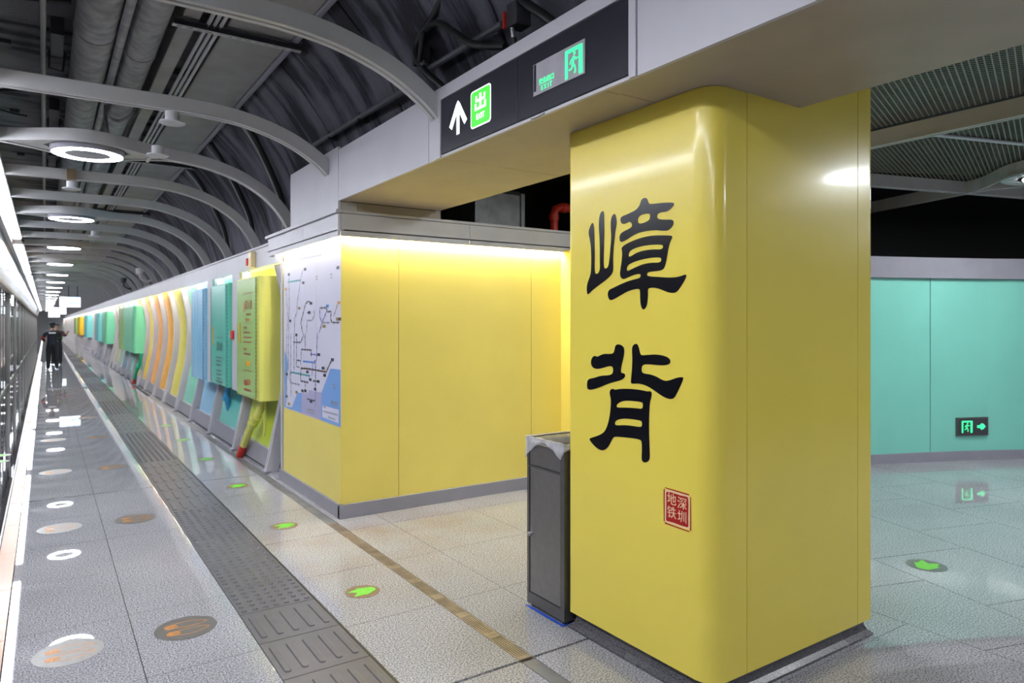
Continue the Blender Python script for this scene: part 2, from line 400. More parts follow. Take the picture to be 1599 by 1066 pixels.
# ---- hall floor: slabs turned 17 degrees from the platform
def clip(P, nx, ny, d):   # keep nx*x+ny*y >= d
    Q = []
    for i in range(len(P)):
        a, b = P[i], P[(i+1) % len(P)]; fa, fb = nx*a[0]+ny*a[1]-d, nx*b[0]+ny*b[1]-d
        if fa >= 0: Q.append(a)
        if (fa >= 0) != (fb >= 0):
            t = fa/(fa-fb); Q.append((a[0]+t*(b[0]-a[0]), a[1]+t*(b[1]-a[1])))
    return Q
WALLP = [(4.95, 5.40), (5.9, 5.08), (7.0, 4.72), (8.112, 4.342), (8.791, 4.066), (9.51, 3.74), (10.3, 3.30), (11.2, 2.72), (12.4, 1.8), (14.5, 0.0)]
hf = MB().prism([(3.93,-6),(16,-6),(16,6.5),(3.93,6.5)], -.06, -.016).build('floor.001', GROUT); hf['kind'] = 'structure'
A17 = math.radians(-17); c17, s17 = math.cos(A17), math.sin(A17)
for i in range(-3, 14):
    for j in range(-5, 12):
        u0, u1, v0, v1 = 3.0+i*.84+.0035, 3.84+i*.84-.0035, -2.4+j*.84+.0035+(i%2)*.42, -1.56+j*.84-.0035+(i%2)*.42
        P = [(c17*u-s17*v, s17*u+c17*v) for u, v in ((u0,v0),(u1,v0),(u1,v1),(u0,v1))]
        P = clip(P, 1, 0, 3.934)
        P = clip(P, -.36, -.93, -(.36*8.79+.93*4.3)) if len(P) > 2 else P
        if len(P) < 3: continue
        if max(p[0] for p in P) > 13 or min(p[1] for p in P) < -3: continue
        MB().prism(P, -.017, 0).build('floor_tile', GRAN, hf)
# ---- tunnel lining (ceiling): precast pieces near the camera, one run beyond
SP = [(2.66,1.9),(2.62,2.4),(2.53,2.8),(2.42,3.15),(2.22,3.55),(2.0,3.85),(1.75,4.1),(1.3,4.32),(.45,4.36),(-.5,4.36),(-1.8,4.36),(-1.86,3.2)]
ce = struct('ceiling')
def shell(y0, y1, a, b, name):
    P = SP[a:b+1]; n = len(P); mb = MB(); vs = []
    Q = []
    for i in range(n):
        d = Vector(P[min(i+1,n-1)]) - Vector(P[max(i-1,0)]); d.normalize(); Q.append((P[i][0]+d.y*.12, P[i][1]-d.x*.12))
    mb.prism_y(list(P) + [q for q in Q[::-1]], y0, y1)
    m = SHELL if a < 7 else SLAB
    return mb.build(name, m, ce)
YS = [-4 + 1.5*k for k in range(21)]
for k in range(len(YS)-1):
    for a, b in ((0,2),(2,3),(3,4),(4,7),(7,8),(8,9),(9,10)):
        if a < 3 and YS[k] < 5.9: continue
        shell(YS[k]+.012, YS[k+1]-.012, a, b, 'lining_segment')
for a, b in ((0,4),(4,7),(7,10)): shell(YS[-1]+.01, YEND, a, b, 'far_lining')
MB().box(2.8, 2.9, 7.7, YEND, 0, 5).build('outer_skin', BLACK, ce)
MB().box(2.8, 2.9, -6, 7.7, 3.26, 5).build('outer_skin', BLACK, ce)
MB().box(-3, 2.9, -6, YEND, 4.55, 4.65).build('outer_roof', BLACK, ce)
# ---- end walls (far end seen; near end closes the tunnel behind)
o = MB().box(-4, 3, YEND, YEND+.2, 0, 4.6).build('wall_far', WHITEP); o['kind'] = 'structure'
# ---- platform wall: curved ribs, coloured panels, foot rail, cornice with cove light
wr = struct('wall_right')
RP = [(2.00,0.0),(2.045,.2),(2.125,.6),(2.185,.9),(2.22,1.2),(2.235,1.45),(2.225,1.7),(2.19,1.95),(2.135,2.2),(2.11,2.30)]
RIB0, RIBP = 7.83, 1.62
def rib_mesh():
    sec = [(-.045,0),(-.045,.0),(-.02,.0),(-.02,-.012),(.02,-.012),(.02,.0),(.045,.0),(.045,-.13),(-.045,-.13)]
    sec = sec[1:]
    return MB().sweep_xz(RP, sec).mesh('rib', LAV, True)
RM = rib_mesh()
FOOT = MB().box(1.985, 2.06, -.065, .065, 0, .03).mesh('rib_foot', LAVM)
def pan(x0, wd):   # curved panel, dx behind the rib face
    sec = [(0,0),(wd,0),(wd,-.015),(0,-.015)]
    return [(x+x0, z) for x, z in RP], sec
PCOL = {'lime': lin(188,205,70), 'teal': lin(110,200,190), 'sky': lin(150,200,232), 'mint': lin(135,215,190), 'gold': lin(245,200,40), 'orange': lin(245,165,60), 'amber': lin(250,180,30), 'pale': lin(215,210,205), 'yellow': lin(232,222,90), 'sand': lin(205,190,185)}
PM = {k: mat('panel_' + k, v, 0.25, coat=0.2, noise=0.02) for k, v in PCOL.items()}
SEQ = ['lime','teal','sky','mint','yellow','amber','orange','gold','yellow','mint','sky','mint','lime','sand','pale','sand','sand','pale','sand','sand','pale','sand','pale','sand','sky','sand','gold','sand','lime','pale','yellow','sand','gold','pale','lime','sand']
NR = 64
PMESH = {}
BP = MB()
for k in range(NR):
    y = RIB0 + RIBP*k
    if y > YEND - 2: break
    o = link('rib', RM, wr); o.location = (0, y, 0)
    if k < 14: o2 = link('rib_foot', FOOT, wr); o2.location = (0, y, 0)
    c = SEQ[k] if k < len(SEQ) else random.choice(['sand','pale','sand','gold','sky'])
    if c not in PMESH:
        pth = [(x+.085, z) for x, z in RP if z >= .15] + [(2.20, 2.36)]
        pth[0] = (2.125, .16)
        PMESH[c] = MB().sweep_xz(pth, [(.05,0),(1.46,0),(1.46,-.015),(.05,-.015)]).mesh('panel', PM[c], True)
    o = link('panel', PMESH[c], wr); o.location = (0, y, 0)
    if k < 30:
        if 'rail' not in PMESH: PMESH['rail'] = MB().prism_y([(2.05,.04),(2.10,.22),(2.14,.22),(2.13,.04)], .05, 1.57).mesh('foot_rail', LAVM)
        o = link('foot_rail', PMESH['rail'], wr); o.location = (0, y, 0)
MB().prism_y([(2.1,.04),(2.15,.22),(2.2,.22),(2.16,.04)], RIB0+RIBP*30, YEND).build('far_foot_rail', LAVM, wr)
MB().prism_y([(x+.30, z) for x, z in RP] + [(2.56,2.5),(2.6,0)], 5.9, YEND).build('backing_wall', BLACK, wr)
MB().box(2.03, 2.3, 7.45, YEND, -.01, .012).build('wall_curb', GRAN, wr)
for k in range(20):   # cornice in lengths of two bays
    y0 = 7.45 + 3.24*k; y1 = y0 + 3.24 if k < 19 else YEND
    MB().prism_y([(2.062,2.30),(2.062,2.52),(2.10,2.545),(2.62,2.545),(2.62,2.50),(2.09,2.50),(2.09,2.30)], y0+.003, y1-.003).build('cornice_panel', LAV, wr)
    MB().prism_y([(2.05,2.52),(2.05,2.545),(2.10,2.55),(2.10,2.545)], y0, y1).build('cornice_lip', LAVM, wr)
    MB().box(2.095, 2.145, y0+.02, y1-.02, 2.486, 2.499).build('cove_strip', COVEW, wr)
for y0, y1 in ((9.02,9.42),(10.70,11.06)):
    MB().box(2.0, 2.04, y0, y1, .80, 2.29).build('infill_panel', LAV, wr, bevel=.004)
# ---- platform screen doors on the track side
wl = struct('wall_left')
PX = -.80
me_post = MB().box(PX-.05, PX+.02, -.13, .13, 0, 2.46).mesh('door_post', STEEL)
me_mull = MB().box(PX-.04, PX-.012, -.03, .03, 0, 2.46).mesh('door_mullion', STEELD)
me_glass = MB().box(PX-.035, PX-.023, .14, 1.15, .06, 2.44).mesh('door_glass', PSDG)
me_kick = MB().box(PX-.05, PX, .13, 4.8, 0, .07).mesh('door_rail', STEELD)
for k in range(-3, 18):
    y = 12.9 + 4.95*k
    o = link('door_post', me_post, wl); o.location = (0, y, 0)
    o = link('door_rail', me_kick, wl); o.location = (0, y, 0)
    for q in range(4):
        o = link('door_glass', me_glass, wl); o.location = (0, y + q*1.19, 0)
        if q: o = link('door_mullion', me_mull, wl); o.location = (0, y + q*1.19 + .06, 0)
    MB().box(PX-.12, PX+.08, y+.01, y+4.94, 2.46, 2.56).build('door_header', BRONZE, wl)
    MB().prism_y([(PX+.06,2.58),(PX+.10,2.75),(PX+.19,3.22),(PX+.14,3.22),(PX+.02,2.58)], y+.01, y+4.94).build('header_fascia', PSDW, wl)
MB().box(-.90, -.535, -3, YEND, 3.24, 3.42).build('light_channel', LAVM, wl)
MB().box(-2.6, -2.5, -4, YEND, -.5, 4).build('track_wall', DARKM, wl)
MB().box(-2.6, -.92, -4, YEND, -.6, -.5).build('track_bed', DARKM, wl)
# ---- yellow clad corner wall with skirting, band and cove light
wy = struct('wall_corner')
X0, Y0 = 2.075, 5.66
MB().box(X0, X0+.02, Y0+.004, 7.36, .115, 2.40).build('wall_panel', YELBOX, wy)
for x0, x1 in ((X0+.002,2.603),(2.607,4.052),(4.056,4.45)):
    MB().box(x0, x1, Y0, Y0+.02, .115, 2.40).build('wall_panel', YELBOX, wy, bevel=.002)
MB().box(4.43, 4.45, 5.25, Y0-.003, .115, 2.40).build('wall_panel', YELBOX, wy)
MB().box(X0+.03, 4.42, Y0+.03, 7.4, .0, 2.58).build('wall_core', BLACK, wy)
MB().box(X0-.022, X0+.02, Y0-.02, 7.45, 0, .118).build('skirting', LAVM, wy, bevel=.004)
MB().box(X0-.022, 4.43, Y0-.022, Y0+.02, 0, .118).build('skirting', LAVM, wy, bevel=.004)
MB().box(X0, X0+.03, 7.40, 7.47, .0, 2.3).build('edge_post', LAV, wy)
for y0, y1 in ((5.61,6.56),(6.563,7.79)):
    MB().box(2.03, 2.05, y0, y1, 2.385, 2.575).build('band_panel', LAV, wy)
for x0, x1 in ((2.052,3.3),(3.303,4.6)):
    MB().box(x0, x1, 5.60, 5.62, 2.385, 2.575).build('band_panel', ARCH, wy)
MB().box(2.005, 2.06, 5.585, 7.83, 2.578, 2.605).build('band_lip', LAV, wy)
MB().box(2.062, 4.6, 5.585, 5.65, 2.578, 2.600).build('band_lip', ARCH, wy)
MB().box(2.03, 2.13, 5.63, 7.79, 2.43, 2.44).box(2.08, 4.6, 5.60, 5.70, 2.43, 2.44).build('cove_light_block', LAVM, wy)  # hidden plates added to stop cove light leaking up onto the lining
MB().box(2.05, 2.12, 7.78, 7.80, 2.385, 2.575).build('band_end', LAV, wy)
MB().box(2.052, 2.072, 5.63, 7.6, 2.405, 2.42).build('cove_strip', COVEM, wy)
MB().box(2.08, 4.45, 5.622, 5.655, 2.405, 2.42).build('cove_strip', COVEM, wy)
# ---- overhead beam: fascia, soffit, end panel
tr = struct('trim_1')
for y0, y1, z0, z1 in ((-4,2.082,2.675,3.12),(3.86,3.955,2.675,3.10),(3.958,5.60,2.675,3.10),(5.604,6.96,2.60,3.13)):
    MB().box(2.03, 2.05, y0+.002, y1-.002, z0, z1).build('fascia_panel', LAV, tr)
MB().box(2.022, 2.05, 2.084, 3.86, 3.03, 3.105).build('sign_surround', LAV, tr)
MB().box(2.022, 2.05, 2.084, 2.125, 2.675, 3.03).build('sign_surround', LAV, tr)
MB().box(2.022, 2.05, 3.79, 3.86, 2.675, 3.03).build('sign_surround', LAV, tr)
MB().box(2.032, 2.05, 2.125, 3.79, 2.675, 2.69).build('sign_surround', LAV, tr)
for y0, y1 in ((-4,.6),(.6,2.3),(2.3,3.82),(3.82,5.62)):
    MB().box(2.052, 2.135, y0+.0025, y1-.0025, 2.676, 2.70).build('soffit_edge', SOFF, tr)
    MB().box(2.139, 2.99, y0+.0025, y1-.0025, 2.68, 2.70).build('soffit_panel', SOFF, tr)
MB().box(2.97, 2.99, -4, 5.62, 2.702, 3.20).build('beam_side', SOFF, tr)
MB().box(2.06, 2.97, -4, 5.62, 3.09, 3.12).build('beam_top', BLACK, tr)
MB().box(2.20, 3.0, 5.625, 5.645, 2.602, 2.676).build('end_panel', SOFF, tr)
MB().box(2.04, 2.198, 5.62, 5.645, 2.606, 2.674).build('end_panel', ARCH, tr)
# ---- dark space above the corner wall
vd = struct('wall_void')
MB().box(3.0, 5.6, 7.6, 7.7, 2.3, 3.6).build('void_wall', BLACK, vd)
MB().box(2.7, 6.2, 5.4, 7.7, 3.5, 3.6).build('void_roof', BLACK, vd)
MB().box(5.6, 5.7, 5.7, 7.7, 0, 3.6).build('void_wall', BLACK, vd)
MB().box(3.30, 3.36, 6.28, 6.34, 2.5, 3.2).build('void_stud', SOFF, vd)
# ---- green hall wall (gently curved), cornice, skirting, black void above
wg = struct('wall_hall')
segs = []
def pt(i, t): return (WALLP[i][0]+(WALLP[i+1][0]-WALLP[i][0])*t, WALLP[i][1]+(WALLP[i+1][1]-WALLP[i][1])*t)
CUT = [[WALLP[0],WALLP[1]],[WALLP[1],WALLP[2]],[WALLP[2],WALLP[3],WALLP[4]],[WALLP[4],WALLP[5],WALLP[6]],[WALLP[6],WALLP[7],WALLP[8]],[WALLP[8],WALLP[9]]]
for P in CUT:
    d0 = (Vector(P[1])-Vector(P[0])).normalized()*.004; d1 = (Vector(P[-1])-Vector(P[-2])).normalized()*.004
    Q = [tuple(Vector(P[0])+d0)] + P[1:-1] + [tuple(Vector(P[-1])-d1)]
    MB().strip_wall(Q, .11, 2.20, .02).build('wall_panel', GREENW, wg)
    n = [(x-.012*.36, y-.03*.93) for x, y in P]
    MB().strip_wall(n, 0, .112, .03).build('skirting', LAVM, wg)
    MB().strip_wall([(x-.02, y-.05) for x, y in P], 2.19, 2.435, .04).build('cornice_panel', LAVM, wg)
MB().strip_wall([(x+.05,y+.12) for x, y in WALLP], 0, 2.3, .05).build('backing_wall', BLACK, wg)
MB().strip_wall([(x+.5,y+1.2) for x, y in WALLP], 0, 3.8, .05).build('void_wall', BLACK, wg)
# ---- hall ceiling: expanded metal between frames, dark slab over it
hc = struct('ceiling.001')
MB().box(3.0, 16, -6, 7.5, 3.75, 3.85).build('hall_slab', DARKM, hc)
def lattice(name, poly, z, pitch=.038, wd=.0042):
    cx = sum(p[0] for p in poly)/len(poly); cy = sum(p[1] for p in poly)/len(poly); mb = MB()
    for si, (dx, dy) in enumerate(((.95,.31),(.62,-.785))):
        nx, ny = -dy, dx
        k = int(12/pitch)
        for i in range(-k, k):
            # clip the line n.p = n.c + i*pitch to the convex polygon
            o = (cx+nx*i*pitch, cy+ny*i*pitch); t0, t1 = -30, 30; ok = True
            for j in range(len(poly)):
                a, b = poly[j], poly[(j+1) % len(poly)]
                ex, ey = b[0]-a[0], b[1]-a[1]; mx, my = -ey, ex
                den = mx*dx+my*dy; num = mx*(o[0]-a[0])+my*(o[1]-a[1])
                if abs(den) < 1e-9:
                    if num < 0: ok = False
                    continue
                t = -num/den
                if den > 0: t0 = max(t0, t)
                else: t1 = min(t1, t)
            if not ok or t1 <= t0 + .02: continue
            zz = z + si*.005
            a = (o[0]+dx*t0, o[1]+dy*t0); b = (o[0]+dx*t1, o[1]+dy*t1)
            mb.add([(a[0]+nx*wd,a[1]+ny*wd,zz),(a[0]-nx*wd,a[1]-ny*wd,zz),(b[0]-nx*wd,b[1]-ny*wd,zz),(b[0]+nx*wd,b[1]+ny*wd,zz)], [(0,1,2,3)])
    o = mb.build(name, MESHM, hc); o['kind'] = 'stuff'; return o
MESHM = mat('expanded_metal', (0.30, 0.27, 0.21), 0.45, metal=0.2, noise=0.05)
lattice('mesh_panel', [(3.0,-3),(5.62,-3),(5.62,5.2),(3.0,5.2)], 3.24)
lattice('mesh_panel', [(5.74,-3),(10.5,-3),(10.5,3.08),(7.36,3.93),(5.74,4.4)], 3.24)
def beam2(name, a, b, z0, z1, wd, m):   # bar with a lip on both lower edges
    d = (Vector(b)-Vector(a)); l = d.length; d.normalize(); n = Vector((-d.y, d.x)); mb = MB()
    c = (Vector(a)+Vector(b))/2
    mb.obox((c.x,c.y,(z0+z1)/2+.008), tuple(d*l/2)+(0,), tuple(n*wd/2)+(0,), (0,0,(z1-z0)/2-.008))
    for s in (-1, 1):
        q = c + n*s*(wd/2-.004); mb.obox((q.x,q.y,z0+.008), tuple(d*l/2)+(0,), tuple(n*.012)+(0,), (0,0,.008))
    return mb.build(name, m, hc)
beam2('frame_bar', (5.67,-3.2), (5.67,4.5), 3.10, 3.23, .06, ARCH)
beam2('frame_bar', (5.9,4.32), (12.5,2.45), 3.10, 3.23, .06, ARCH)
MB().obox((6.9,2.6,3.228),(1.2,-.36,0),(.008,.026,0),(0,0,.006)).build('tee_bar', LAV, hc)
# frame bar that opens into an eye around the hall ring light
RCX, RCY = 8.27, 2.63
d17 = (math.sin(math.radians(17)), math.cos(math.radians(17)))
for sgn in (-1, 1):
    path = []
    for k in range(61):
        t = -4.2 + k*(6.6/60)
        e = abs(t)
        off = 0.035
        if e < .95: off = .035 + .40*(math.cos(math.pi*e/.95)*.5+.5)
        path.append((RCX + d17[0]*t + d17[1]*off*sgn, RCY + d17[1]*t - d17[0]*off*sgn))
    MB().strip_wall(path, 3.10, 3.23, .018).build('frame_bar', ARCH, hc)
MB().lathe([(.33,3.10),(.47,3.10),(.47,3.112),(.33,3.112),(.33,3.10)], (RCX,RCY,0), 40).build('eye_plate', ARCH, hc)
# ================================================================ THE NAMED COLUMN
def arc(cx, cy, r, a0, a1, n=8): return [(cx+r*math.cos(math.radians(a0+(a1-a0)*k/n)), cy+r*math.sin(math.radians(a0+(a1-a0)*k/n))) for k in range(n+1)]
CX0, CX1, CY0, CY1 = 2.36, 3.648, 1.97, 2.945
co = thing('clad_column', 'glossy yellow enamelled square column with two big black characters on its side', 'column', ((CX0+CX1)/2, (CY0+CY1)/2, 0), kind='thing') if False else thing('clad_column', 'glossy yellow enamelled square column with two big black characters on its side', 'column', ((CX0+CX1)/2, (CY0+CY1)/2, 0))
co['kind'] = 'thing'
pA = arc(CX0+.02, CY1-.02, .02, 90, 180, 4) + [(CX0, CY1-.024), (CX0, CY1-.03), (CX0, CY0+.11), (CX0, CY0+.104)] + arc(CX0+.10, CY0+.10, .10, 180, 270, 10) + [(CX0+.104, CY0), (CX0+.11, CY0), (2.592, CY0)]
pB = [(2.596, CY0), (3.492, CY0)]
pC = [(3.496, CY0), (CX1-.05, CY0), (CX1-.044, CY0)] + arc(CX1-.04, CY0+.04, .04, -90, 0, 6) + [(CX1, CY0+.044), (CX1, CY0+.05), (CX1, 2.45)]
pD = [(CX1, 2.454), (CX1, CY1-.05), (CX1, CY1-.044)] + arc(CX1-.04, CY1-.04, .04, 0, 90, 6) + [(CX1-.044, CY1), (CX1-.05, CY1), (CX0+.02, CY1)]
for p in (pA, pB, pC, pD):
    MB().strip_wall(p, .09, 2.678 if p is pA else 3.22, .015).build('column_panel', YEL, co, smooth=True)
MB().box(CX0+.05, CX1-.05, CY0+.05, CY1-.05, .05, 2.67).build('column_core', BLACK, co)
prof = [(.034, .0), (.034, .012), (.012, .03), (.0, .055), (.0, .115)]
bm = MB()
for (o0, z0), (o1, z1) in zip(prof, prof[1:]):
    def ring(o, z): return [(CX0+.03-o, CY0+.03-o, z), (CX1-.045+o, CY0+.03-o, z), (CX1-.045+o, CY1-.03+o, z), (CX0+.03-o, CY1-.03+o, z)]
    a, b = ring(o0, z0), ring(o1, z1)
    bm.add(a + b, [(i, (i+1) % 4, 4+(i+1) % 4, 4+i) for i in range(4)])
bm.build('column_plinth', GRANB, co)
GL = {'zhang': [[(2.7461, 2.1766), (2.7625, 2.1595), (2.7762, 2.1372), (2.7753, 2.1132), (2.7643, 2.0822), (2.757, 2.0369), (2.7552, 1.9773), (2.7579, 1.9179), (2.767, 1.8947), (2.7854, 1.8657), (2.7937, 1.8332), (2.7881, 1.8042), (2.7762, 1.8037), (2.7489, 1.8224), (2.7085, 1.8414), (2.6601, 1.8625), (2.6171, 1.8834), (2.5918, 1.9049), (2.5875, 1.9275), (2.5892, 1.9648), (2.5859, 2.0217), (2.5792, 2.0667), (2.5725, 2.1116), (2.5625, 2.1446), (2.5642, 2.1733), (2.5725, 2.1942), (2.5792, 2.1997), (2.596, 2.1916), (2.6061, 2.1699), (2.6061, 2.1326), (2.6019, 2.0862), (2.6078, 2.0351), (2.6146, 1.9782), (2.6231, 1.9385), (2.6385, 1.9291), (2.6541, 1.9301), (2.6593, 1.9468), (2.6593, 1.9933), (2.6558, 2.0569), (2.6541, 2.1149), (2.6558, 2.1732), (2.6558, 2.2109), (2.6645, 2.2249), (2.675, 2.2234), (2.6908, 2.2068), (2.6961, 2.1723), (2.6961, 2.1371), (2.6908, 2.0896), (2.689, 2.0308), (2.689, 1.9723), (2.6873, 1.9312), (2.6978, 1.9096), (2.7174, 1.9048), (2.7281, 1.9132), (2.7299, 1.9517), (2.7281, 1.9989), (2.7299, 2.0522), (2.7317, 2.1056), (2.7335, 2.1413), (2.738, 2.1626)], [(2.3688, 2.2462), (2.3877, 2.2436), (2.3953, 2.2311), (2.4014, 2.2156), (2.4222, 2.1993), (2.4456, 2.1926), (2.4812, 2.1851), (2.5255, 2.1785), (2.5361, 2.1697), (2.5337, 2.1514), (2.5198, 2.1396), (2.4972, 2.1397), (2.4732, 2.1462), (2.4558, 2.1375), (2.4527, 2.1205), (2.4732, 2.1118), (2.5093, 2.1046), (2.5361, 2.0935), (2.5435, 2.0773), (2.5394, 2.0571), (2.5255, 2.0518), (2.4892, 2.0605), (2.4495, 2.0759), (2.403, 2.0863), (2.35, 2.0881), (2.2911, 2.0847), (2.2481, 2.0767), (2.22, 2.0752), (2.2026, 2.0836), (2.1888, 2.095), (2.1854, 2.1127), (2.1957, 2.1217), (2.234, 2.1265), (2.2767, 2.1328), (2.2897, 2.144), (2.2854, 2.1594), (2.2624, 2.1643), (2.2305, 2.1616), (2.2061, 2.1698), (2.1854, 2.185), (2.184, 2.1941), (2.1957, 2.1994), (2.2481, 2.206), (2.2911, 2.209), (2.3351, 2.2116), (2.344, 2.2209), (2.35, 2.2353), (2.3575, 2.2434)], [(2.4107, 2.1594), (2.3915, 2.169), (2.3575, 2.1705), (2.3336, 2.1668), (2.3322, 2.1548), (2.3366, 2.1382), (2.3612, 2.1304), (2.3915, 2.127), (2.4107, 2.1309), (2.4153, 2.1463)], [(2.5296, 2.0223), (2.5052, 2.0369), (2.4574, 2.049), (2.3953, 2.0593), (2.3351, 2.0628), (2.2767, 2.0593), (2.227, 2.0535), (2.1978, 2.0494), (2.1936, 2.0412), (2.2061, 2.0243), (2.2165, 1.9992), (2.2235, 1.9686), (2.2305, 1.9378), (2.2397, 1.9122), (2.2517, 1.8973), (2.2839, 1.8941), (2.3351, 1.8946), (2.3522, 1.8903), (2.3537, 1.8769), (2.3351, 1.8715), (2.2767, 1.8661), (2.22, 1.8598), (2.1717, 1.8587), (2.138, 1.8634), (2.1147, 1.8692), (2.1101, 1.8603), (2.1247, 1.8383), (2.1447, 1.8137), (2.1615, 1.7965), (2.1786, 1.7884), (2.2061, 1.7894), (2.234, 1.7967), (2.2695, 1.8097), (2.3057, 1.8181), (2.3388, 1.8179), (2.3485, 1.8119), (2.347, 1.7849), (2.35, 1.7526), (2.3575, 1.7285), (2.3725, 1.7163), (2.3839, 1.7181), (2.3953, 1.7374), (2.3991, 1.7703), (2.3991, 1.803), (2.403, 1.8168), (2.4417, 1.8157), (2.4892, 1.8065), (2.5378, 1.7886), (2.5792, 1.7728), (2.6086, 1.7662), (2.6231, 1.777), (2.63, 1.8003), (2.6197, 1.8201), (2.5875, 1.8285), (2.5378, 1.8434), (2.4812, 1.8574), (2.4339, 1.8638), (2.403, 1.8677), (2.393, 1.8764), (2.3969, 1.8875), (2.4261, 1.8876), (2.4732, 1.8782), (2.5093, 1.8678), (2.528, 1.8728), (2.5394, 1.8904), (2.5361, 1.9156), (2.528, 1.9489), (2.5231, 1.9823), (2.5231, 2.0076)], [(2.4796, 1.9844), (2.4693, 2.003), (2.4339, 2.0137), (2.3801, 2.0197), (2.3203, 2.0195), (2.2624, 2.015), (2.2496, 2.0086), (2.2517, 1.9972), (2.2659, 1.9922), (2.3203, 1.9981), (2.3801, 1.9968), (2.4261, 1.9899), (2.4574, 1.9781), (2.4732, 1.9738)], [(2.4932, 1.9184), (2.4812, 1.9371), (2.4417, 1.9481), (2.3877, 1.9561), (2.3277, 1.9596), (2.2731, 1.9568), (2.2609, 1.9506), (2.2624, 1.9375), (2.2767, 1.9322), (2.3277, 1.936), (2.3801, 1.9327), (2.4261, 1.9223), (2.4653, 1.911), (2.4852, 1.9056)]], 'bei': [[(2.5567, 1.5477), (2.5742, 1.5388), (2.5786, 1.5159), (2.5874, 1.5005), (2.6186, 1.4964), (2.6548, 1.4963), (2.6824, 1.4891), (2.7103, 1.4776), (2.7291, 1.4849), (2.75, 1.4728), (2.7596, 1.4505), (2.7529, 1.4289), (2.7338, 1.4174), (2.7009, 1.4161), (2.6548, 1.4265), (2.6141, 1.4372), (2.5919, 1.4341), (2.5874, 1.4162), (2.5936, 1.3978), (2.6186, 1.389), (2.6824, 1.3832), (2.7291, 1.3691), (2.7721, 1.3619), (2.7885, 1.3482), (2.7905, 1.3197), (2.7846, 1.3043), (2.7529, 1.305), (2.7009, 1.319), (2.6457, 1.3397), (2.583, 1.3581), (2.5351, 1.3686), (2.5068, 1.3835), (2.5009, 1.3975), (2.5094, 1.4058), (2.529, 1.4059), (2.5333, 1.4163), (2.5265, 1.4464), (2.5136, 1.4825), (2.5068, 1.5152), (2.5136, 1.5357), (2.5351, 1.5458)], [(2.4259, 1.5538), (2.4465, 1.5463), (2.4547, 1.5286), (2.4514, 1.485), (2.4531, 1.4383), (2.4589, 1.3913), (2.4631, 1.3589), (2.4424, 1.3593), (2.4056, 1.3631), (2.3656, 1.3585), (2.3263, 1.3462), (2.2879, 1.3296), (2.2501, 1.3133), (2.2131, 1.3056), (2.1877, 1.3095), (2.1733, 1.3255), (2.1554, 1.354), (2.1377, 1.385), (2.1272, 1.4082), (2.1377, 1.4118), (2.1697, 1.4055), (2.2022, 1.3941), (2.2316, 1.3866), (2.2576, 1.3903), (2.2955, 1.4046), (2.3341, 1.4117), (2.3775, 1.4125), (2.3895, 1.4216), (2.3895, 1.4445), (2.3735, 1.4568), (2.3341, 1.4587), (2.2879, 1.457), (2.2427, 1.4576), (2.2131, 1.4646), (2.2036, 1.4787), (2.2168, 1.4946), (2.2501, 1.5032), (2.2955, 1.5065), (2.3498, 1.5022), (2.3895, 1.4979), (2.3992, 1.5073), (2.4056, 1.5301), (2.4154, 1.5488)], [(2.5936, 1.3242), (2.6097, 1.3163), (2.6159, 1.2995), (2.6052, 1.2731), (2.6052, 1.2429), (2.6114, 1.1939), (2.6258, 1.1437), (2.6457, 1.1077), (2.6731, 1.0858), (2.7197, 1.0672), (2.7653, 1.0516), (2.7711, 1.0445), (2.7481, 1.0258), (2.7103, 1.0065), (2.6778, 1.0009), (2.6502, 1.0075), (2.6231, 1.0286), (2.6025, 1.0588), (2.5874, 1.0808), (2.5654, 1.0874), (2.5051, 1.0921), (2.4465, 1.0954), (2.3975, 1.0952), (2.3879, 1.0862), (2.3863, 1.0463), (2.3895, 1.0057), (2.3831, 0.9924), (2.364, 0.9904), (2.3419, 1.002), (2.3341, 1.0203), (2.3365, 1.0652), (2.3396, 1.1214), (2.3404, 1.1779), (2.3388, 1.2348), (2.3341, 1.2805), (2.3232, 1.3097), (2.3225, 1.3267), (2.3341, 1.3331), (2.3498, 1.329), (2.3975, 1.3332), (2.4547, 1.3333), (2.5136, 1.3299), (2.5524, 1.3245), (2.5742, 1.3191)], [(2.5654, 1.2408), (2.5524, 1.254), (2.5222, 1.2676), (2.4882, 1.2737), (2.43, 1.2761), (2.3855, 1.2757), (2.3791, 1.2677), (2.3815, 1.2474), (2.3935, 1.2433), (2.4465, 1.242), (2.5051, 1.2379), (2.5585, 1.2319)], [(2.5786, 1.1493), (2.5698, 1.1654), (2.5394, 1.1779), (2.4966, 1.1851), (2.4465, 1.1873), (2.3975, 1.1872), (2.3855, 1.1811), (2.3863, 1.161), (2.3975, 1.155), (2.4465, 1.1547), (2.5051, 1.1523), (2.5654, 1.1425)]]}
for nm, key in (('upper_character', 'zhang'), ('lower_character', 'bei')):
    polys = [smooth_poly([(-y, z) for y, z in P], 2) for P in GL[key]]
    o = link(nm, curve_mesh(nm, polys, BLKGLY, face_negx(CX0-.0012, 0, 0)), co)
    o['label'] = 'big black brush character, ' + ('upper' if key == 'zhang' else 'lower') + ' of the two'
SY, SZ = 2.166, .815
se = link('seal', flat_mesh('seal', [[(-.066,-.064),(-.062,-.068),(-.02,-.066),(.03,-.0685),(.062,-.067),(.066,-.062),(.0645,-.02),(.066,.03),(.064,.063),(.06,.067),(.02,.0655),(-.03,.068),(-.062,.066),(-.066,.06),(-.0645,.02)]], RED, face_negx(CX0-.0008, SY, SZ)), co)
se['label'] = 'square red seal with four pale characters'
link('seal_ground', flat_mesh('seal_ground', [rrect(-.074,.074,-.076,.076,.012)], CREAM, face_negx(CX0-.0001, SY, SZ), .0004), se)
fr = []
